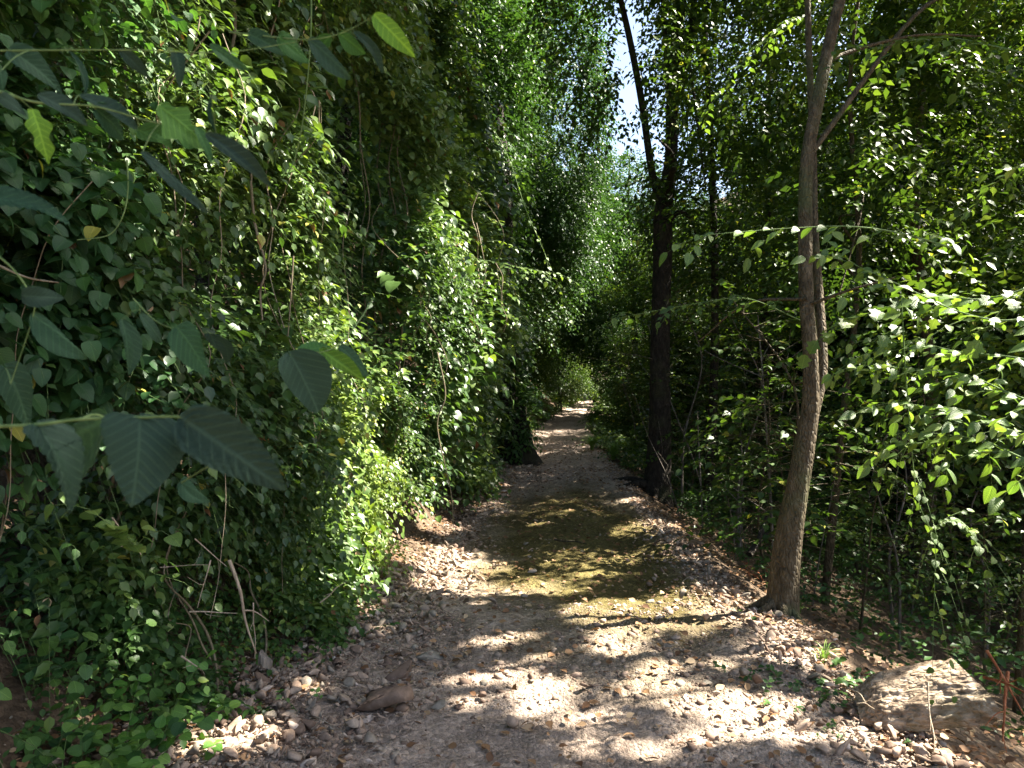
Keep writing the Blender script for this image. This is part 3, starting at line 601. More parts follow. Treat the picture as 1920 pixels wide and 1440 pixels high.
def tuft(label, g, n, h, seed, m=M_grass, cat='grass tuft', group=None, fl=.35):
    r = np.random.default_rng(seed); A = [];
    ts = np.linspace(0, 1, 7)
    a = r.random(n) * 6.28; hh = h * r.uniform(.5, 1.1, n); sp = r.uniform(.1, fl, n) * 2.2; ww = r.uniform(.0018, .0035, n)
    b = np.stack([g[0] + r.normal(0, .012, n), g[1] + r.normal(0, .012, n), np.full(n, g[2])], -1); o = np.stack([np.cos(a), np.sin(a), 0 * a], -1); sd = np.stack([-np.sin(a), np.cos(a), 0 * a], -1)
    c = b[:, None] + o[:, None] * (sp[:, None] * hh[:, None] * ts ** 1.8)[..., None] + np.array([0, 0, 1.]) * (hh[:, None] * (ts - .45 * ts ** 3))[..., None]
    wd = (ww[:, None] * (1 - ts ** 2 * .95))[..., None] * sd[:, None]
    V = np.stack([c - wd, c + wd], 2).reshape(n, -1, 3); f = np.array([[2 * q, 2 * q + 1, 2 * q + 3, 2 * q + 2] for q in range(6)])
    F = (np.arange(n)[:, None, None] * 14 + f).reshape(-1, 4)
    o = mesh('grass_tuft', V.reshape(-1, 3), F, m, None, {'rnd': np.repeat(r.random(n), 14)}, loc=(g[0], g[1], g[2])); return put(o, label, cat, group)
g = G(1545, 1245); tuft('bright arching grass tuft on the right path edge', (g[0], g[1], zs(g[0], g[1])), 34, .17, 41, group='grass tufts'); lit(g + [0, 0, .08], .09, .2)
for (x, y, h, lab, sd) in [(990, 838, .6, 'sunlit grass clump left of the far path', 42), (1110, 845, .6, 'pale green grass clump right of the far path', 43), (1150, 862, .6, 'second grass clump right of the far path, nearer and darker', 44), (330, 1330, .22, 'dark thin bladed grass behind the round leafed shrub', 45), (1495, 1150, .2, 'thin bladed grass just right of the brown right hand tree', 46)]:
    g = G(x, y); g2 = (g[0], g[1], zs(g[0], g[1])); o = tuft(lab, g2, 260 if h > .5 else 30, h, sd, group='grass tufts', fl=.5)
    if h > .5:
        o.scale = (1, 1, 1)
        plant('path_side_shrub', 'leafy low shrub behind the ' + lab.split(',')[0], 'shrub', g[0] + (-.35 if x < 1000 else .35), g[1] + .2, .75, 40, .075, TM, M_vine, sd, k=9, spreadr=.5, group='low shrubs beside the far path')

# dead stalks and pale dead stump on the left bank
for (a, b, d0, d1, r_, lab) in [((430, 1050), (480, 1225), 2.9, 2.9, .0075, 'thickest dry stalk standing above the pale stump'), ((395, 1050), (370, 1140), 2.8, 2.75, .003, 'short dry stalk leaning left below the vines'), ((365, 1010), (425, 1062), 2.85, 2.9, .003, 'dry stalk slanting down under the overhanging vines'),
                          ((355, 1147), (445, 1150), 2.75, 2.8, .003, 'level dry stalk crossing the thickest stalk'), ((300, 1064), (392, 1059), 2.8, 2.8, .0022, 'thin level stalk above the crossing one'), ((475, 1130), (478, 1235), 2.95, 2.9, .003, 'thin upright stalk right of the thickest one'), ((600, 1130), (650, 1090), 3.6, 3.7, .0035, 'bare twig poking from the nettle clump'), ((340, 1230), (370, 1250), 2.6, 2.6, .004, 'short pale broken twig on the bank'),
                          ((210, 970), (265, 1040), 2.0, 2.1, .0025, 'slanting pale stem behind the young three leafed sprig')]:
    twig(P(*a, d0), P(*b, d1), r_, lab, M_dry, .02, 1, 'dry stalks on the left bank', 'dry_stalk')
V, F = rockshape(np.random.default_rng(3), 3, 6, (.5, .5, 1.3)); g = P(497, 1240, 2.95)
put(mesh('dead_stump', V * .05 * (1 + .18 * np.sin(np.arctan2(V[:, 1], V[:, 0]) * 7)[:, None] * [1, 1, 0]) , F, M_barkg, None), 'pale grey dead stump at the foot of the dry stalks', 'stump').location = tuple(g)

# ------------------------------------------------------------------ trees
def gapmask(p):
    """the open air over the path and the right bank where the sky shows"""
    az = p[:, 0] / np.maximum(p[:, 1], .1); el = (p[:, 2] - 1.6) / np.maximum(p[:, 1], .1); nn = (fbm(p[:, 0] * 1.1 + 3, p[:, 2] * 1.1 + p[:, 1] * .3, 3) - .45)
    return ~((p[:, 1] > 7) & (az + nn * .08 > .137) & (az + nn * .08 < .170) & (el + nn * .3 > .32) & ((el < .385) | (vn(p[:, 0] * 4, p[:, 2] * 4 + p[:, 1]) > .5)))
def crown(clumps, lsz, rng, k=9, L=.55, shell=.45, carv=True, droop=.35, gap=True, dens=2.0):
    B, Dd = [], []
    for (cx, cyy, cz, rx, ry, rz, n) in clumps:
        n = int(n * dens)
        u = nrm(rng.normal(0, 1, (n, 3))); rad = (shell + (1 - shell) * rng.random(n)) ** .6
        lump = .72 + .5 * fbm(u[:, 0] * 2.2 + cx, u[:, 1] * 2.2 + u[:, 2] * 2 + cyy, 2)
        b = u * rad[:, None] * lump[:, None] * np.array([rx, ry, rz]); B.append(b + [cx, cyy, cz]); Dd.append(u * [1, 1, .45] + rng.normal(0, .35, (n, 3)))
    base = np.concatenate(B); d = np.concatenate(Dd)
    f = fbm(base[:, 0] * .9 + base[:, 2] * .5, base[:, 1] * .9 + base[:, 2] * .8 + 70, 3) > .33
    base, d = base[f], d[f]
    pos, D, Nn, sz, cur = sprays(base, d, L * rng.uniform(.6, 1.3, len(base)), k, droop=droop, size=lsz, rng=rng, hang=.5)
    ok = pos[:, 2] > zt(pos[:, 0], pos[:, 1]) + .05
    if carv: ok &= carve(pos)
    if gap: ok &= gapmask(pos)
    return pos[ok], D[ok], Nn[ok], sz[ok], cur
def tree(name, label, cat, pts, rad, bark, clumps, lsz=.1, seed=0, extra=(), nb=6, group=None, m=None, tp=TQ, n=12, carv=True, gap=True, k=9, L=.55, trunk_n=12, wob=.07, bias=0., shell=.45):
    r = np.random.default_rng(seed); pts = np.array(pts, float); pts[0, 2] -= .15
    root = put(empty(name, (pts[0, 0], pts[0, 1], pts[0, 2] + .15)), label, cat, group)
    sp = spline(pts, n * 4); rr = np.interp(np.linspace(0, 1, n * 4), np.linspace(0, 1, len(rad)), rad)
    hgt = sp[:, 2] - sp[0, 2]; rr = rr * (1 + .32 * np.exp(-hgt / .15))
    VF = tube(sp, rr, 20 if rad[0] > .08 else 10, wob, seed); mesh('trunk', VF[0], VF[1], bark, root)
    for e in extra:
        q = spline(e[0], 24); VF = tube(q, np.linspace(e[1], e[2], 24), 12, wob, seed + 3); mesh(e[3] if len(e) > 3 else 'branch', VF[0], VF[1], bark, root)
    if clumps:
        for q in range(nb):
            c = clumps[q % len(clumps)]; i0 = int(len(sp) * r.uniform(.45, .95)); a = sp[i0]
            tgt = np.array(c[:3]) + r.normal(0, .45, 3) * np.array(c[3:6]); midp = a * .5 + tgt * .5 + np.array([0, 0, .1 * np.linalg.norm(tgt - a)]) + r.normal(0, .12, 3)
            bq = spline([a, midp, tgt], 16); ok = gapmask(bq) if gap else np.ones(16, bool)
            if not ok.all() or not carve(bq).all(): continue
            VF = tube(bq, np.linspace(rr[i0] * .5, .008, 16), 7, wob, q); mesh('branch', VF[0], VF[1], bark, root)
        pos, D, Nn, sz, cur = crown(clumps, lsz, r, k, L, shell, carv, gap=gap)
        leafobj('crown', leaves(pos, D, Nn, sz, tp, rand_rnd(pos, r, .6, bias)), m or M_tree, root)
    return root
def PX(lst): return [P(*q) for q in lst]
# the forked tree right of the path
g = G(1228, 932); d = g[1]
tree('forked_tree', 'dark forked tree right of the path, its trunk splitting in two halfway up the photo', 'tree',
     [g, P(1238, 800, d), P(1237, 640, d), P(1243, 470, d + .05), P(1243, 400, d + .1), P(1258, 300, d + .15), P(1262, 150, d + .2), P(1278, -20, d + .3), P(1290, -160, d + .4), P(1300, -400, d + .6)],
     [.215, .165, .15, .145, .14, .10, .095, .085, .07, .04], M_barkd,
     [(2.6, 10.5, 9.2, 2.6, 2.8, 2.2, 1500), (4.2, 10, 7.8, 1.8, 2.2, 1.6, 600), (1.6, 9.6, 8.9, 1.4, 1.6, 1.4, 330), (1.5, 10.4, 6.6, 1.2, .9, 1.7, 260), (2.9, 9.4, 5.2, .9, .9, .9, 110), (2.7, 10.4, 4.2, .8, .8, .6, 60)], seed=61,
     extra=[([P(1243, 400, d + .1), P(1222, 320, d + .1), P(1203, 190, d), P(1180, 70, d - .1), P(1150, -60, d - .2), P(1110, -260, d)], .065, .035, 'trunk_fork'),
            ([P(1262, 200, d + .2), P(1290, 100, d + .25), P(1305, -20, d + .4), P(1340, -200, d + .6)], .07, .04, 'trunk_fork'),
            ([P(1243, 430, d + .1), P(1272, 398, d), P(1296, 412, d - .1), P(1306, 446, d - .1)], .05, .012)])
# brown tree at the path edge
g = G(1462, 1155); d = g[1]
tree('brown_barked_tree', 'brown tree leaning at the right path edge, a thin sunlit strip down its right side', 'tree',
     [g, P(1475, 1040, d), P(1492, 930, d), P(1508, 840, d), P(1520, 760, d), P(1519, 660, d), P(1512, 560, d + .05), P(1510, 430, d + .1), P(1513, 300, d + .15), P(1535, 180, d + .2), P(1560, 60, d + .25), P(1590, -60, d + .3), P(1640, -300, d + .5), P(1700, -700, d + .8)],
     [.104, .092, .078, .070, .056, .046, .048, .047, .045, .042, .039, .036, .031, .02], M_bark,
     [(3.0, 5.6, 7.6, 2.1, 2.3, 1.9, 1100), (2.4, 7.2, 8.8, 2.0, 2.0, 1.8, 800), (4.4, 6.6, 8.4, 1.8, 1.8, 1.8, 600), (2.9, 6.4, 4.7, .8, .9, .5, 80)], seed=62,
     extra=[([P(1524, 790, d), P(1543, 690, d + .1), P(1536, 560, d + .25), P(1527, 430, d + .35), P(1524, 280, d + .5), P(1518, 120, d + .6), P(1512, -60, d + .7)], .034, .022, 'trunk_fork'),
            ([P(1545, 120, d + .2), P(1600, 95, d + .3), P(1720, 66, d + .5), P(1840, 68, d + .9)], .016, .006), ([P(1512, 560, d), P(1400, 570, d + .3), P(1310, 640, d + .6)], .012, .004), ([P(1520, 570, d), P(1590, 545, d - .2), P(1680, 520, d - .4)], .012, .004)])
for nm, px_, py_, r0 in (('brown_barked_tree', 1462, 1155, .05), ('forked_tree', 1228, 932, .09)):
    rt = bpy.data.objects[nm]; g = np.array(rt.location); r = np.random.default_rng(9)
    for q in range(6):
        a_ = q * 1.05 + r.normal(0, .2) + .3; Lr = r0 * r.uniform(5, 9); e = g[:2] + np.array([math.cos(a_), math.sin(a_)]) * Lr; m_ = g[:2] + np.array([math.cos(a_ + .15), math.sin(a_ + .15)]) * Lr * .5; st = g[:2] + np.array([math.cos(a_), math.sin(a_)]) * r0
        VF = tube(spline([(*st, g[2] + r0 * 2.2), (*m_, zs(*m_) + r0 * .45), (*e, zs(*e) - .03)], 12), np.linspace(r0 * .8, r0 * .2, 12), 8, .15, q); mesh('root', VF[0], VF[1], M_bark if 'brown' in nm else M_barkd, rt)
# trees on the slope to the right; some unseen crown clumps added for shade
def top(x, y, h, lean=(0, 0), n=5, wig=.12, seed=0):
    r = np.random.default_rng(seed); z = zs(x, y); t = np.linspace(0, 1, n)
    return [(x + lean[0] * q * h + r.normal(0, wig) * (q > 0), y + lean[1] * q * h + r.normal(0, wig) * (q > 0), z + q * h) for q in t]
slope = [(3.55, 4.6, 9, (.02, .05), .06, [(4.2, 5, 7.6, 1.7, 2.2, 2.2, 900), (5.2, 4.2, 6.6, 1.5, 1.7, 1.7, 600), (5.6, 3.0, 9.2, 2.2, 1.6, 2.4, 1000), (3.6, 3.2, 6.2, 1.3, 1.1, 1.2, 500)], 'slender tree on the slope just right of the brown leaning tree'),
         (5.75, 7.6, 11, (.0, .03), .09, [(6.6, 6.6, 10.2, 2.0, 2.2, 2.4, 900), (4.4, 6.6, 6.4, 1.3, 1.3, 1.2, 420), (5.4, 8.2, 6.2, 1.3, 2.3, 1.0, 800), (5.2, 7.8, 8.6, 2.2, 2.4, 2.6, 1100), (6.2, 7.4, 6.0, 1.6, 1.8, 1.6, 500), (4.6, 8.2, 4.6, 1.1, 1.2, 1.2, 300)], 'tree whose leafy crown fills the upper right corner of the photo'),
         (3.6, 8.6, 8, (.05, -.02), .05, [(4.0, 8.8, 5.2, 1.2, 1.4, 1.6, 420), (3.6, 8.2, 3.1, .8, .9, .8, 150)], 'thin tree on the slope between the forked tree and the brown tree'),
         (3.2, 12.2, 12, (.02, .02), .08, [(3.9, 12.5, 7.6, 1.6, 1.9, 2.8, 900), (3.4, 12.6, 4.2, 1.2, 1.4, 1.3, 420)], 'tree behind and just right of the forked tree'),
         (6.3, 11.5, 12, (.03, .03), .11, [(6.8, 12, 9.2, 2.5, 2.6, 2.8, 1200), (6.2, 11.6, 5.0, 1.8, 2.0, 1.8, 700)], 'thick stemmed tree in the middle of the right hand slope'),
         (9.7, 8.8, 12, (.0, .0), .12, [(8.9, 9.2, 9.4, 2.6, 2.8, 3.0, 1200), (8.8, 9, 5.2, 2.0, 2.0, 1.8, 600)], 'tree at the right edge of the photo, low on the slope'),
         (9.8, 14, 13, (.0, .02), .12, [(9.8, 14, 9.0, 2.8, 2.8, 3.2, 1200), (9.6, 13.6, 4.4, 2.2, 2.2, 2.0, 600)], 'tree far down the slope behind the right edge tree'),
         (5.4, 16.2, 13, (.02, .0), .12, [(5.8, 16.5, 9.0, 2.4, 2.6, 3.4, 1200), (5.2, 16.2, 4.2, 1.8, 2.0, 2.0, 700)], 'tree behind the forked tree on the right of the far path'),
         (6.9, 4.9, 11, (.02, .02), .1, [(7.2, 5.6, 8.6, 2.4, 2.4, 2.8, 1000), (7.0, 5.4, 4.9, 1.6, 1.7, 1.5, 450), (8.2, 4.2, 11.6, 2.4, 2.2, 2.6, 900)], 'tree low on the slope beyond the sunlit hazel twigs')]
for q, (x, y, h, ln, r0, cl, lab) in enumerate(slope):
    tree('slope_tree', lab, 'tree', top(x, y, h, ln, seed=q), [r0, r0 * .8, r0 * .65, r0 * .45, r0 * .2], M_barkd if q % 2 else M_bark, cl, seed=70 + q, group='trees on the slope right of the path', nb=9, bias=.03)
# trees behind the vine wall on the left
for q, (x, y, h, r0, cl, lab) in enumerate([(-2.9, 4.4, 7, .09, [(-3.1, 4.6, 3.2, .9, 1.6, 2.0, 260), (-3.2, 4.2, 5.6, 1.2, 1.6, 1.6, 380)], 'tree buried in vines at the upper left of the photo'),
                                  (-2.9, 7.2, 9, .1, [(-2.8, 7.2, 4.0, 1.1, 1.8, 2.6, 420), (-2.8, 7.4, 7.2, 1.6, 1.8, 1.8, 500)], 'tree behind the black hollow in the vine wall'),
                                  (-2.3, 10.6, 11, .12, [(-2.2, 10.4, 5.4, 1.5, 2, 3.4, 900), (-2.2, 10.6, 9.4, 1.8, 2.0, 2.0, 560)], 'tree behind the sunlit bulge of vines'),
                                  (-2.2, 15, 14, .15, [(-1.2, 14.8, 7.6, 1.7, 2.4, 4.6, 3400), (-1.4, 15, 3.6, 1.5, 2, 2.2, 600)], 'tall leafy tree left of the far path, standing behind the black trunk'),
                                  (-.6, 19, 16, .16, [(.9, 19, 8.0, 1.6, 2.4, 4.2, 3600), (.3, 19, 4.6, 1.5, 2, 2.4, 1500), (-.8, 19.5, 11, 2.2, 2.4, 3.4, 1600), (1.6, 20.5, 5.6, 1.5, 1.5, 1.6, 800)], 'tall shaded tree whose foliage arches over the left of the far path')]):
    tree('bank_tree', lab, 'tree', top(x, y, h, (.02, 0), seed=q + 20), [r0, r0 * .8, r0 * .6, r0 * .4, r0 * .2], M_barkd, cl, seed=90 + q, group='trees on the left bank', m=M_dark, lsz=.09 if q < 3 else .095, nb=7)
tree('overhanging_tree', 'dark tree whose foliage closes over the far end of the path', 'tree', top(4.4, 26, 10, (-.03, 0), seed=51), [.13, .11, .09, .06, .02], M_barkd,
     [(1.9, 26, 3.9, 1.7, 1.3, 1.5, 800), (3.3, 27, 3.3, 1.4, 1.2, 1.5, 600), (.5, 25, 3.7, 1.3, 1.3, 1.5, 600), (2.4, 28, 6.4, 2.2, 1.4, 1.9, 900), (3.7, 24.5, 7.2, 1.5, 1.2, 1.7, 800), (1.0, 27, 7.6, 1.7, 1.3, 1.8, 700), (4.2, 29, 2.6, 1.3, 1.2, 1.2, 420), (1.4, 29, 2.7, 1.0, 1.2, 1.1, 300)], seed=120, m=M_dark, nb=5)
tree('bushy_slope_tree', 'low bushy tree filling the shade behind the glaring twigs at the right edge', 'tree', top(4.7, 6.9, 4.2, (.05, 0), seed=52), [.05, .04, .03, .02, .01], M_bark,
     [(4.3, 6.4, 1.7, 1.1, 1.0, .8, 230), (5.4, 7.3, 2.5, 1.4, 1.3, 1.2, 380)], seed=121, nb=4)
# the black leaning trunk wrapped in ivy
g = G(972, 868)
tree('ivy_clad_tree', 'black leaning trunk left of the path beyond the vine wall', 'tree', [g, P(960, 790, g[1]), P(948, 700, g[1]), P(936, 620, g[1] + .1), P(935, 520, g[1] + .1), P(940, 380, g[1] + .2), P(930, 200, g[1] + .3)], [.34, .29, .27, .25, .22, .2, .16], M_barkd,
     [(P(958, 790, g[1])[0], g[1] - .05, .9, .42, .42, .8, 150), (P(945, 680, g[1])[0], g[1], 2.2, .42, .42, .9, 150), (P(935, 450, g[1])[0], g[1] + .1, 4.6, .5, .5, 1.6, 260), (P(925, 250, g[1])[0], g[1] + .1, 7.0, .9, .9, 1.6, 330)], seed=99, m=M_dark, wob=.22, nb=2, L=.3)

# ------------------------------------------------------------------ saplings and undergrowth on the right slope
r = np.random.default_rng(8)
protos = []
for q in range(6):
    h = r.uniform(2.4, 4.2); x, y = 0., 0.
    rootp = empty('sapling', (0, 0, 0)); pts = [(0, 0, 0), (r.normal(0, .1), r.normal(0, .1), h * .35), (r.normal(0, .2), r.normal(0, .2), h * .7), (r.normal(0, .3), r.normal(0, .3), h)]
    sp = spline(pts, 20); VF = tube(sp, np.linspace(.022, .005, 20), 7, .1, q); mesh('trunk', VF[0], VF[1], M_barkg if q % 2 else M_bark, rootp)
    nsp = 90; i0 = r.integers(4, 20, nsp); base = sp[i0] + r.normal(0, .05, (nsp, 3)); a = r.random(nsp) * 6.28; off = r.random(nsp) * .55
    dd = np.stack([np.cos(a), np.sin(a), r.normal(.25, .25, nsp)], -1); base = base + dd * off[:, None] * .9
    pos, D, Nn, sz, cur = sprays(base, dd, r.uniform(.35, .7, nsp), 9, size=.085, rng=r, droop=.3)
    leafobj('crown', leaves(pos, D, Nn, sz, TM, np.clip(rand_rnd(pos, r), 0, 1)), M_tree, rootp)
    V, F = thin_stems(*cur, .003); V2, F2 = thin_stems(sp[i0], (sp[i0] + base) / 2, base, .006); Acc().add((V, F)).add((V2, F2)).out('branches', M_bark, rootp)
    protos.append(rootp)
def clone(root, loc, rz, sc, label, cat, group):
    c = root.copy(); COL.objects.link(c); c.location = loc; c.rotation_euler = (0, 0, rz); c.scale = (sc, sc, sc)
    for ch in root.children:
        k = ch.copy(); COL.objects.link(k); k.parent = c
    return put(c, label, cat, group)
spots = []
while len(spots) < 44:
    y = 3.2 + 20 * r.random() ** 1.2; x = float(pc(y) + hw(y)) + .9 + r.random() ** 1.3 * 9
    if x / y > .95 or (x / y > .32 and y < 5.2) : continue
    if any((x - a) ** 2 + (y - b) ** 2 < .5 for a, b in spots): continue
    spots.append((x, y))
for q, (x, y) in enumerate(spots):
    src = protos[q % 6]; sc = r.uniform(.65, 1.15) if y > 6 else r.uniform(.5, .8)
    if q < 6:
        o = src; o.location = (x, y, zs(x, y) - .05); o.rotation_euler = (0, 0, r.random() * 6.28); o.scale = (sc,) * 3; put(o, 'thin leafy sapling standing in the shade of the right hand slope', 'sapling', 'saplings on the right slope')
    else: clone(src, (x, y, zs(x, y) - .05), r.random() * 6.28, sc, 'thin leafy sapling standing in the shade of the right hand slope', 'sapling', 'saplings on the right slope')
# bare thin stems
for q in range(34):
    y = 7.5 + 11 * r.random(); x = float(pc(y) + hw(y)) + .5 + r.random() * 6
    z = zs(x, y); h = r.uniform(1.5, 4.5); ln = r.normal(0, .22, 2)
    pts = spline([(x, y, z - .1), (x + ln[0] * h * .3, y + ln[1] * .3 * h, z + h * .33), (x + ln[0] * h * .75, y + ln[1] * h * .6, z + h * .7), (x + ln[0] * h, y + ln[1] * h, z + h)], 16); r0 = r.uniform(.006, .02)
    A = Acc().add(tube(pts, np.linspace(r0, r0 * .3, 16), 7, .15, q))
    for _ in range(4):
        k = r.integers(4, 14); dd = np.array([r.normal(0, .6), r.normal(0, .6), r.uniform(.1, .7)]); A.add(tube(spline([pts[k], pts[k] + dd * .4, pts[k] + dd * .8 + r.normal(0, .1, 3)], 8), np.linspace(r0 * .4, .002, 8), 5))
    put(A.out('bare_sapling', M_barkg if q % 3 else M_bark, None, loc=(x, y, z)), 'bare thin stem rising from the undergrowth on the right slope', 'bare stem', 'bare stems on the right slope')
# low undergrowth: countless small leaves on the slope and along the far path
n = 15000; y = 3.8 + 26 * r.random(n) ** 1.3; x = pc(y) + hw(y) + .55 + r.random(n) ** 1.2 * 12
f = fbm(x * .8, y * .8 + 9, 2) > .34; x, y = x[f], y[f]; f = (r.random(len(x)) < .25 + .75 * smooth((y - 6) / 6)) & (x - pc(y) - hw(y) > .5 + .5 * fbm(y * 2, x, 2)); x, y = x[f], y[f]; n = len(x)
hgt = r.random(n) ** 1.5 * (.25 + .9 * smooth((x - pc(y) - hw(y) - .6) / 2))
base = np.stack([x, y, zt(x, y) + hgt], -1)
pos, D, Nn, sz, cur = sprays(base, np.stack([r.normal(0, 1, n), r.normal(0, 1, n), r.uniform(.1, 1, n)], -1), r.uniform(.2, .5, n), 8, size=.06 + .02 * r.random(n), rng=r)
ok = (pos[:, 2] > zt(pos[:, 0], pos[:, 1])) & carve(pos)
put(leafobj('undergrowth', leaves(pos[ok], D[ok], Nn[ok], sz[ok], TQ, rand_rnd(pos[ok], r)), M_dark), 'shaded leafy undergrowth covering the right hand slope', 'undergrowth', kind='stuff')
n = 7000; y = 13 + 32 * r.random(n); sd_ = np.where(r.random(n) < .5, -1, 1); x = pc(y) + sd_ * (hw(y) + .05 + r.random(n) ** 1.5 * 4.5); base = np.stack([x, y, zt(x, y) + r.random(n) * (.2 + .5 * smooth((np.abs(x - pc(y)) - hw(y)) / 1.0))], -1)
pos, D, Nn, sz, cur = sprays(base, np.stack([r.normal(0, 1, n), r.normal(0, 1, n), r.uniform(.1, 1, n)], -1), r.uniform(.2, .5, n), 8, size=.085, rng=r)
ok = (pos[:, 2] > zt(pos[:, 0], pos[:, 1])) & carve(pos)
put(leafobj('path_side_vegetation', leaves(pos[ok], D[ok], Nn[ok], sz[ok], TQ, rand_rnd(pos[ok], r)), M_tree), 'low green plants along both sides of the far path', 'undergrowth', kind='stuff')

# ------------------------------------------------------------------ woods beyond
bp = []
for q in range(5):
    rp = np.random.default_rng(200 + q); h = rp.uniform(9, 12)
    rootp = empty('woodland_tree', (0, 0, 0)); sp = spline([(0, 0, -.4), (rp.normal(0, .2), 0, h * .4), (rp.normal(0, .4), rp.normal(0, .3), h * .9)], 20)
    VF = tube(sp, np.linspace(.15, .03, 20), 9, .1, q); mesh('trunk', VF[0], VF[1], M_barkd, rootp)
    B, Dd = [], []
    for c in range(15):
        cz = rp.uniform(.5, h); a = rp.random() * 6.28; rad = rp.uniform(.3, 2.0) * (1.1 - cz / h * .5); cc = np.array([math.cos(a) * rad, math.sin(a) * rad, cz]); u = nrm(rp.normal(0, 1, (430, 3)))
        B.append(cc + u * (.4 + .6 * rp.random((430, 1))) * [1.4, 1.4, 1.1] * (.7 + .5 * fbm(u[:, :1] * 2 + c, u[:, 1:2] * 2 + u[:, 2:] * 2, 2))); Dd.append(u * [1, 1, .4])
    base = np.concatenate(B); pos, D, Nn, sz, cur = sprays(base, np.concatenate(Dd), rp.uniform(.4, .8, len(base)), 9, size=.115, rng=rp)
    leafobj('crown', leaves(pos, D, Nn, sz, TQ, rand_rnd(pos, rp)), M_dark if q % 2 else M_tree, rootp); bp.append(rootp)
spots = []
r = np.random.default_rng(77)
def addw(x, y, s): spots.append((x, y, s))
for (x, y, s) in [(2.0, 31, .62), (6.0, 30, .60), (4.2, 38, .66), (8.5, 36, .7), (-1, 27, 1.15), (-.2, 33, 1.15), (-3.5, 23, 1.1), (-5, 29, 1.2), (-4.5, 18, .95), (-6.5, 13, .95), (-6, 8.5, .9), (-5.5, 22, 1.2), (1.2, 42, 1.1), (6.5, 46, .9), (3.8, 52, .9),
                  (8.3, 19.5, .95), (11.5, 18.5, 1.0), (7.4, 24, .75), (11, 24, 1.0), (14.5, 21, 1.05), (13, 15.5, 1.0), (15, 10.5, 1.0), (12.2, 6.4, .9), (10, 30, .85), (14.5, 29, 1), (18.5, 26, 1.1), (19, 17, 1.1), (22, 22, 1.1), (19, 33, 1.1), (13, 38, 1.), (24, 30, 1.2), (17, 42, 1.1), (-9, 26, 1.2), (-8, 35, 1.3), (-2, 46, 1.3), (25, 40, 1.2), (30, 33, 1.2), (-3.2, 38, 1.3), (12, 50, 1.2), (21, 50, 1.2), (5, 62, 1.0), (9, 60, 1.1), (4.7, 23, .70), (5.3, 27, .74), (4.1, 18.6, .55), (5.4, 36, .45), (4.6, 32.5, .4), (3.4, 44, .6), (.6, 30, .5), (0, 24, .55), (7.4, 28, .7), (9, 26, 1.1), (11, 20.5, 1.2), (7.8, 14.6, .85), (12, 11.5, 1.1), (16, 14, 1.2), (13.5, 26, 1.25), (16.5, 32, 1.3), (10.5, 16, 1.1), (9.4, 22, 1.2), (7.2, 20, .6), (-2.6, 31, 1.2), (2.6, 36, .7), (7, 40, .8), (1.2, 37, .8), (-7, 18, 1.2), (28, 26, 1.2), (23, 16, 1.2)]:
    addw(x, y, s)
for q in range(30): addw(-6 + 46 * r.random(), 47 + 34 * r.random(), r.uniform(.8, 1.15))
for q, (x, y, s) in enumerate(spots):
    src = bp[q % 5]; lab = 'leafy tree of the shaded wood beyond the path and slope'
    if q < 5:
        o = src; o.location = (x, y, zs(x, y)); o.rotation_euler = (0, 0, r.random() * 6.28); o.scale = (s,) * 3; put(o, lab, 'tree', 'trees of the wood beyond')
    else: clone(src, (x, y, zs(x, y)), r.random() * 6.28, s, lab, 'tree', 'trees of the wood beyond')

# ------------------------------------------------------------------ the sawn log, rusty frond, roots
g = P(1722, 1330, 3.35); z0 = zs(g[0], g[1])
root = put(empty('sawn_log', (g[0], g[1], g[2])), 'short rough barked log lying in the sun below the right path edge', 'log')
a = nrm(P(1800, 1315, 3.3) - P(1640, 1340, 3.45)); nl = 60; na = 90; ax = np.linspace(-.26, .24, nl); th = np.linspace(0, 2 * np.pi, na, endpoint=False)
b_ = nrm(np.cross([.30, -.5, .8], a)); c_ = np.cross(a, b_)
AX, TH_ = np.meshgrid(ax, th, indexing='ij')
AXs = AX - .06 * np.cos(TH_) * (AX > 0) * (AX / .24)
rr = .122 + .035 * (fbm(AX * 7 + 3, TH_ * 1.4, 4) - .45) + .03 * (fbm(AX * 30, TH_ * 9, 3) - .45) + .018 * np.cos(2 * TH_) + .007 * np.abs(np.sin(13 * TH_ + 9 * fbm(AX * 9, TH_ * 2, 2))) - .05 * smooth((-AX - .14) / .12)
V = (AXs[..., None] * a + rr[..., None] * (np.cos(TH_)[..., None] * b_ * 1.15 + np.sin(TH_)[..., None] * c_ * .6)) + g + np.array([0, 0, .055])
i = np.arange(nl - 1)[:, None] * na; j = np.arange(na)[None]; k = (j + 1) % na
mesh('bark', V.reshape(-1, 3), np.stack([i + j, i + k, i + na + k, i + na + j], -1).reshape(-1, 4), M_log, root)
for e, nm in ((0, 'cut_end'), (-1, 'cut_end')):
    ring = V[e]; cen = ring.mean(0); Vc = [cen]; 
    VV = np.concatenate([cen[None], cen + (ring - cen) * .5, cen + (ring - cen) * .995]); F1 = np.array([[0, 1 + q, 1 + (q + 1) % na] for q in range(na)]); F2 = np.array([[1 + q, 1 + na + q, 1 + na + (q + 1) % na, 1 + (q + 1) % na] for q in range(na)])
    mesh(nm, VV, [F1, F2], M_wood, root)
twig(P(1740, 1280, 3.2), P(1750, 1440, 3.0), .004, 'pale forked twig propped across the front of the sawn log', M_dry, .02, 3)
twig(P(1590, 1290, 3.5), P(1640, 1330, 3.3), .005, 'short pale twig touching the left end of the sawn log', M_dry, .03, 2)
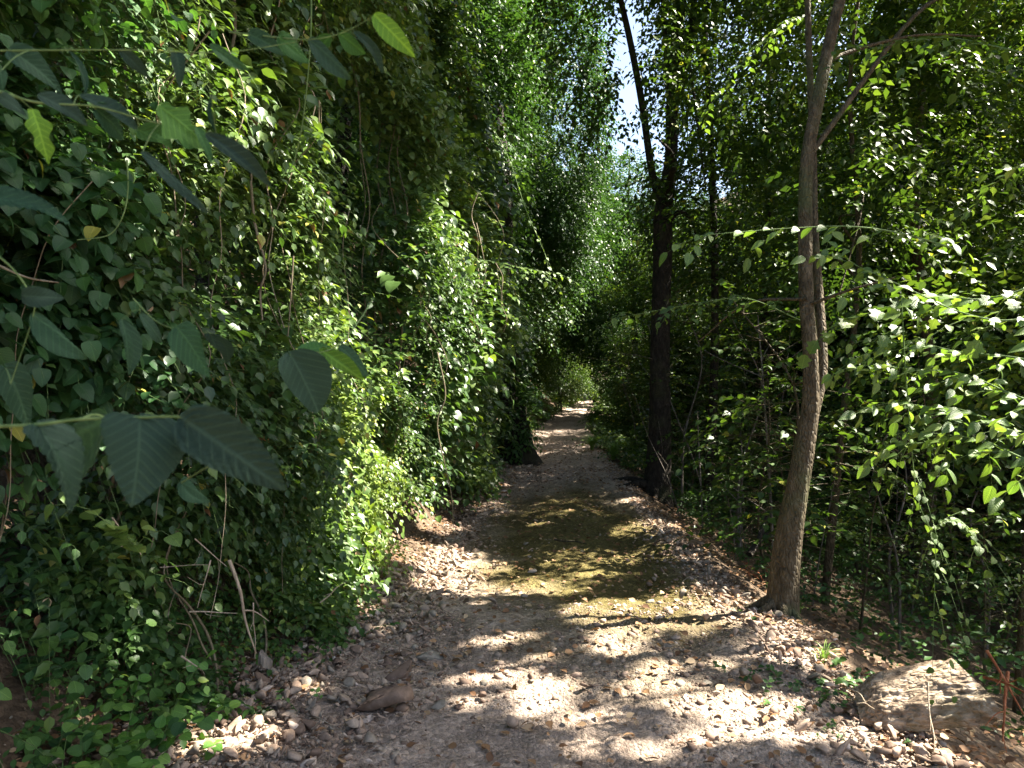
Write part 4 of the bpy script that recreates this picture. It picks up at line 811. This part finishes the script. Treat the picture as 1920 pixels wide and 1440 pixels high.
for q, (a_, b2) in enumerate([((1850, 1220), (1920, 1340)), ((1890, 1260), (1880, 1390)), ((1845, 1270), (1925, 1300))]):
    twig(P(*a_, 2.7), P(*b2, 2.5), .006, ['rusty dead stem slanting in the bottom right corner of the photo', 'rusty dead stem standing upright at the bottom of the right edge', 'rusty dead stem lying nearly level at the right edge'][q], M_red, .04, 3, None, 'rusty_frond')
rr_ = np.random.default_rng(4)
for q, (x, y) in enumerate([(1375, 985), (1365, 1010), (1385, 1000), (1352, 965)]):
    b0 = G(1380 + q * 8, 1050); twig(b0, P(x - 10 + q * 8, y - 50 - q * 20, b0[1] + .1), .008, 'bare upright shoot at the slope edge left of the brown tree', M_barkg, .03, 1, 'bare shoots beside the brown tree', 'bare_shoot')
for q in range(5):
    b0 = G(1405 + q * 9, 1080 + q * 5); twig(b0 + [0, 0, .02], b0 + [rr_.normal(0, .15), -.1, .12 + rr_.random() * .1], .005, 'curling reddish root or frond at the foot of the brown tree', M_red, .12, 1, 'reddish roots at the foot of the brown tree', 'exposed_root')
b0 = G(1392, 1100); twig(P(1405, 1040, b0[1] + .4), P(1440, 960, b0[1] + .7), .035, 'dark leaning dead limb behind the foot of the brown tree', M_barkd, .03, 1, None, 'dead_limb')
twig(P(1350, 1175, 4.75), P(1410, 1182, 4.6), .009, 'dark fallen stick on the sunlit right edge of the path', M_barkg, .02, 0, None, 'fallen_stick')
twig(P(700, 1200, 4.3), P(815, 1235, 4.2), .004, 'long thin dry twig beside the flat grey-green slab', M_dry, .02, 1, None, 'fallen_stick')
twig(P(1040, 1012, 7.3), P(1100, 1020, 7.1), .012, 'dark stick lying in the far part of the shade-tinted hollow', M_barkd, .03, 0, None, 'fallen_stick').location.z -= .0

# ------------------------------------------------------------------ leafy branches near the camera
FB = {'o': tpl_fine('ovate', 34, 14, .16, .16, .010, 1), 'h': tpl_fine('heart', 40, 16, .16, .26, .017, 2), 'r': tpl_fine('round', 30, 14, .12, .2, .008, 3), 'l': tpl_fine('lobed', 34, 14, .16, .2, .010, 4)}
def fgbranch(label, stem, sr, lv, name='hazel_branch', stemm=M_stem, group='branches hanging near the camera'):
    """stem: photo pixels with depth; lv: (base x, y, tip x, y, depth, width, kind, tone, tilt, depth change at the tip)"""
    r = np.random.default_rng(abs(hash(label)) % 1000 if False else len(label) * 7)
    stemm = M_green; sr = sr * .65
    sp = spline(PX(stem), 40); root = put(empty(name, sp[0]), label, 'branch', group)
    VF = tube(sp, np.linspace(sr, sr * .35, 40), 8, .1, 2); mesh('stem', VF[0], VF[1], stemm, root)
    for (x0, y0, x1, y1, d, wr, kd, tone, tilt, dd) in lv:
        a = P(x0, y0, d); b = P(x1, y1, d + dd); D = b - a; L = np.linalg.norm(D)
        view = nrm(a - np.array([0, 0, CAMZ])); Nv = -view + np.array([0, 0, .35]); Bv = nrm(np.cross(Nv, D)); Nv = nrm(np.cross(nrm(D), Bv)); Nv = Nv * math.cos(tilt) + Bv * math.sin(tilt)
        T = FB[kd]; wr = wr * (.74 if (x0, y0) != (262, 786) else .95); V0 = T[0] * [1, wr, 1]; c1, c2, c3 = r.normal(0, .22), r.normal(-.15, .25), r.normal(0, .09); V0 = V0 + np.stack([0 * V0[:, 0], c3 * np.sin(V0[:, 0] * 3), c1 * V0[:, 0] * V0[:, 1] * 1.5 + c2 * V0[:, 1] ** 2 + .03 * np.sin(V0[:, 0] * 9 + c1 * 20) * np.abs(V0[:, 1]) * 2], -1)
        Lf = leaves(a[None], D[None], Nv[None], L, (V0, T[1]), np.array([tone])); leafobj('leaf', Lf, M_hazel, root)
        i0 = np.argmin(np.linalg.norm(sp - a, axis=1))
        if np.linalg.norm(sp[i0] - a) > .004:
            VF = tube(spline([sp[i0], (sp[i0] + a) / 2 + [0, 0, .004], a], 6), [sr * .4] * 6, 6); mesh('petiole', VF[0], VF[1], stemm, root)
    return root
fgbranch('dark hazel branch with two huge ribbed leaves crossing the lower left of the photo', [(-60, 800, .62), (60, 797, .6), (150, 786, .6), (250, 783, .6), (345, 782, .6), (420, 800, .62), (480, 840, .64)], .0022,
         [(262, 786, 262, 935, .60, 1.15, 'h', .12, .35, -.03), (350, 790, 540, 922, .60, .68, 'h', .06, -.25, .02), (75, 800, 160, 945, .60, .95, 'h', .08, .7, .0), (300, 784, 440, 828, .63, .35, 'o', .3, .8, .03), (205, 786, 110, 850, .64, .6, 'o', .3, .2, .1), (340, 905, 395, 935, .75, .8, 'h', .4, 0, 0)])
fgbranch('hazel branch with wire-thin level stem and blue-grey leaves in the top left corner', [(-60, 96, .8), (100, 94, .8), (260, 94, .8), (420, 98, .82), (560, 78, .84)], .0016,
         [(22, 96, 122, 165, .8, .8, 'h', .35, .2, .03), (225, 92, 280, 148, .8, .7, 'o', .05, -.3, .02), (130, 96, 165, 170, .8, .4, 'o', .35, .5, .0), (395, 84, 470, 128, .8, .6, 'o', .6, 0, .02), (405, 250, 400, 170, .9, .2, 'o', .4, 0, 0), (0, 135, 10, 190, .75, .8, 'h', .5, .3, 0), (330, 100, 345, 160, .82, .7, 'h', .2, .5, 0)])
fgbranch('drooping hazel branch with lobed bright green leaf and two folded grey-violet leaves', [(-60, 150, .75), (60, 190, .75), (180, 200, .76), (290, 230, .77), (400, 252, .78)], .002,
         [(2, 182, 56, 214, .72, .9, 'h', .1, .2, .02), (72, 178, 168, 232, .74, .8, 'o', .08, .1, .03), (150, 180, 262, 232, .78, .6, 'o', .12, .5, .03), (300, 200, 398, 272, .76, .95, 'l', .85, .1, .02), (262, 245, 330, 280, .78, .8, 'h', .75, -.2, .03), (368, 240, 400, 300, .77, .7, 'o', .7, .4, .0), (266, 288, 398, 386, .74, .45, 'o', .10, .4, .03), (388, 252, 508, 350, .74, .45, 'o', .02, -.2, .02), (60, 205, 95, 300, .8, .6, 'l', 1.0, .2, 0), (180, 205, 250, 260, .79, .7, 'h', .5, .2, .05)])
fgbranch('branch tip with pale yellow-green leaves pointing down at the top of the photo', [(430, 60, .9), (520, 70, .85), (580, 74, .8), (640, 62, .8), (702, 30, .8)], .0014,
         [(580, 74, 662, 142, .8, .75, 'o', .3, .2, .02), (636, 62, 690, 104, .8, .8, 'o', .8, -.3, .03), (664, 60, 722, 134, .8, .5, 'o', .15, .3, .02), (702, 28, 776, 100, .8, .72, 'o', 1.0, -.1, .0), (620, 66, 585, 110, .82, .7, 'o', .7, .1, .03), (525, 72, 590, 112, .84, .8, 'h', .75, .1, .03), (470, 66, 540, 96, .86, .7, 'h', .5, .2, .02)])
fgbranch('hanging sprig with dull blue-green oval leaves over the sunlit bush', [(700, 560, 1.0), (660, 620, .95), (620, 655, .9), (545, 668, .85)], .0014,
         [(545, 666, 604, 775, .85, 1.05, 'r', .15, .1, .02), (600, 655, 684, 715, .9, .55, 'o', .9, -.3, .03), (636, 650, 698, 704, .92, .8, 'o', .5, .2, .03), (560, 662, 625, 640, .9, .6, 'o', .8, .3, .06)])
fgbranch('sprig with toothed heart shaped leaves in mid air above the biggest dark leaves', [(250, 560, .9), (290, 600, .88), (335, 618, .86), (400, 625, .9)], .0012,
         [(334, 618, 405, 702, .85, .95, 'h', .55, .2, .02), (395, 628, 420, 690, .88, .7, 'h', .1, -.4, .02), (228, 600, 248, 700, .88, .7, 'o', .35, .4, .0), (262, 590, 310, 640, .9, .8, 'o', .2, .5, .03)])
fgbranch('shaded hazel twig at the left edge with broad toothed leaves', [(-60, 440, .8), (20, 500, .8), (60, 560, .8), (60, 600, .8), (20, 720, .8)], .0018,
         [(60, 590, 168, 665, .8, .75, 'o', .45, .1, .02), (45, 555, 122, 560, .78, .9, 'h', .08, -.4, .02), (-20, 370, 128, 395, .78, .7, 'h', .45, .6, .02), (10, 690, 70, 800, .85, .8, 'h', .3, .3, .02)])
# sunlit twigs on the right
def litbranch(label, stem, n, size, seed, tone=(.1, .8), kd=None, m=None, sr=.004, droop=.3, subs=5, group='leafy twigs reaching in from the right', name='leafy_twig', stemm=M_green):
    r = np.random.default_rng(seed); sp = spline(PX(stem), 40); root = put(empty(name, sp[0]), label, 'branch', group)
    A = Acc().add(tube(sp, np.linspace(sr, sr * .3, 40), 7, .1, seed))
    i0 = np.linspace(6, 39, subs).astype(int) if subs else []
    bases, dirs = [], []
    for q, k in enumerate(i0):
        tan = nrm(sp[min(k + 1, 39)] - sp[k - 1]); sd = nrm(np.cross(tan, [0, 0, 1.])) * (1 if q % 2 else -1); bases.append(sp[k]); dirs.append(tan * .7 + sd * .8 + [0, 0, r.normal(-.1, .2)])
    bases.append(sp[-1]); dirs.append(sp[-1] - sp[-3])
    bases, dirs = np.array(bases), np.array(dirs)
    pos, D, Nn, sz, cur = sprays(bases, dirs, r.uniform(.18, .34, len(bases)), n, droop=droop, size=size, rng=r, hang=.5, flat=1.0)
    k2 = np.arange(4, 40, 2); tan = nrm(np.gradient(sp, axis=0))[k2]; sd = nrm(np.cross(tan, [0, 0, 1.])) * np.where(np.arange(len(k2)) % 2, 1, -1)[:, None]
    pos = np.concatenate([pos, sp[k2]]); D = np.concatenate([D, tan * .6 + sd * .8 - [0, 0, .25] + r.normal(0, .15, (len(k2), 3))]); Nn = np.concatenate([Nn, r.normal(0, .25, (len(k2), 3)) + [0, 0, 1]]); sz = np.concatenate([sz, size * r.uniform(.7, 1.1, len(k2))]) * .73
    Nn = nrm(Nn) + np.array([.25, -.6, .25])
    leafobj('foliage', leaves(pos, D, Nn, sz, kd or (TO[0] * [1, .78, 1], TO[1]), np.clip(r.uniform(*tone, len(pos)), 0, 1)), m or M_lit, root)
    A.add(thin_stems(*cur, .0014)).out('stem', stemm, root); return root
litbranch('pale twig of long leaves crossing in front of the brown tree at mid height', [(1800, 470, 3.3), (1700, 440, 3.1), (1600, 425, 3.0), (1480, 428, 3.0), (1350, 438, 3.0)], 5, .085, 301, subs=5)
litbranch('sunlit twig sloping down at the right edge, uppermost of the bright ones', [(2000, 560, 2.6), (1900, 600, 2.6), (1800, 585, 2.7), (1700, 540, 2.8), (1610, 500, 2.9)], 6, .085, 302, subs=7)
litbranch('sunlit twig with toothed leaves ending left of the dangling vine', [(1990, 520, 2.7), (1850, 560, 2.8), (1740, 555, 2.9), (1620, 590, 2.95)], 5, .09, 303, subs=4, kd=TL)
litbranch('brightly lit spray of leaves against the right edge, halfway down', [(2000, 780, 2.4), (1900, 740, 2.5), (1800, 700, 2.7), (1690, 690, 2.9)], 6, .075, 304, subs=9)
litbranch('dense glaring spray below the halfway line on the right', [(2010, 850, 2.4), (1900, 810, 2.5), (1810, 770, 2.7), (1720, 760, 2.8)], 6, .08, 305, subs=9)
litbranch('lowest glaring spray with big drooping leaves at the right edge', [(2010, 900, 2.3), (1920, 860, 2.4), (1820, 820, 2.6), (1730, 830, 2.8)], 6, .085, 306, subs=7, droop=.6)
litbranch('small leafed sunlit shoot tucked under the glaring sprays on the right', [(1990, 690, 2.5), (1900, 670, 2.6), (1800, 660, 2.8), (1700, 640, 3.0), (1640, 660, 3.1)], 7, .06, 317, subs=9)
litbranch('dangling vine with small pale leaves hanging through the right hand twigs', [(1690, 560, 2.9), (1698, 700, 2.9), (1710, 850, 2.9), (1722, 940, 2.9), (1752, 1020, 2.9), (1752, 1110, 2.9)], 4, .045, 307, subs=9, kd=TH, droop=.5, sr=.003, name='hanging_vine')
litbranch('arching leafy shoot at the end of the dangling vine', [(1740, 1000, 2.9), (1775, 975, 2.85), (1810, 985, 2.8), (1830, 1020, 2.8)], 4, .045, 308, subs=5, kd=TH, sr=.002)
litbranch('dark leafy twig in the upper right corner', [(2000, 120, 3.2), (1880, 90, 3.3), (1760, 70, 3.5), (1640, 90, 3.7)], 6, .08, 309, subs=9, m=M_tree, tone=(.2, .7), kd=TM)
litbranch('yellow-green twig at the right edge above the glaring sprays', [(2000, 300, 3.6), (1920, 310, 3.7), (1860, 350, 3.9), (1800, 420, 4.1)], 6, .08, 310, subs=8, kd=TM)
litbranch('yellow-green leafy twig between the two forked stems and the brown tree', [(1530, 20, 6.5), (1470, 50, 6.6), (1400, 110, 6.8), (1330, 200, 7.0)], 7, .10, 311, subs=10, kd=TM)
litbranch('shaded leafy twig below the fork at mid height', [(1500, 600, 4.9), (1400, 560, 4.8), (1300, 570, 4.8), (1190, 590, 4.8)], 6, .08, 312, subs=9, kd=TM, m=M_tree, tone=(.2, .8))
litbranch('long arching vine shoot leaning out from the wall toward the path', [(905, 180, 6.3), (925, 240, 6.3), (955, 300, 6.2), (985, 390, 6.1), (1015, 460, 6.0), (1042, 522, 6.0)], 3, .05, 313, subs=7, kd=TH, group='shoots hanging from the left vine wall', sr=.004, name='hanging_vine')
litbranch('level sunlit spray at the tip of the vine wall, pointing at the path', [(860, 480, 6.6), (920, 490, 6.4), (980, 502, 6.2), (1035, 512, 6.05)], 6, .065, 314, subs=9, kd=TM, group='shoots hanging from the left vine wall')
litbranch('three leafed young sprig glowing on the lower left bank', [(262, 1035, 2.05), (235, 1005, 2.0), (205, 982, 1.95)], 3, .06, 315, subs=1, kd=TH, group='shoots hanging from the left vine wall', sr=.002)
litbranch('young yellow vine tip above the dull blue-green leaves', [(640, 720, 4.3), (610, 660, 4.2), (600, 600, 4.1)], 4, .05, 316, subs=5, kd=TH, tone=(.8, 1), group='shoots hanging from the left vine wall', sr=.002)
def dangle(label, pts, r0, m=M_stem, group='bare vine stems hanging on the left'):
    sp = spline(PX(pts), 40); VF = tube(sp, np.linspace(r0, r0 * .6, 40), 7, .15, len(label)); put(mesh('liana', VF[0], VF[1], m, None, loc=sp[0]), label, 'vine stem', group)
dangle('pale curved tendril looping down in the left part of the photo', [(238, 300, 1.9), (240, 350, 1.9), (232, 400, 1.9), (205, 440, 1.9), (145, 450, 1.9)], .0022, M_green)
dangle('long green stem hanging from the top edge past the pale branch tip', [(584, -40, 2.4), (582, 80, 2.4), (570, 210, 2.45), (555, 290, 2.5), (538, 330, 2.5)], .0028, M_green)
dangle('knobbly grey stem hanging down the middle of the vine wall', [(470, 340, 3.4), (478, 420, 3.4), (498, 500, 3.4), (488, 545, 3.4), (492, 600, 3.4)], .007)
dangle('thin brown stem right of the knobbly grey one', [(550, 480, 3.7), (545, 560, 3.7), (540, 630, 3.7)], .005)
dangle('arching bare stem at the left edge above the broad toothed leaves', [(-20, 490, 1.7), (50, 520, 1.7), (110, 530, 1.7)], .003)
dangle('reddish woody stem at the top of the vine wall', [(438, -20, 3.6), (440, 60, 3.6), (432, 140, 3.6), (468, 300, 3.6), (470, 360, 3.6)], .009)
dangle('long brown stem drooping into the shade beside the sunlit bush', [(820, 660, 5.5), (835, 740, 5.5), (820, 800, 5.5), (845, 920, 5.6), (850, 985, 5.7)], .006)
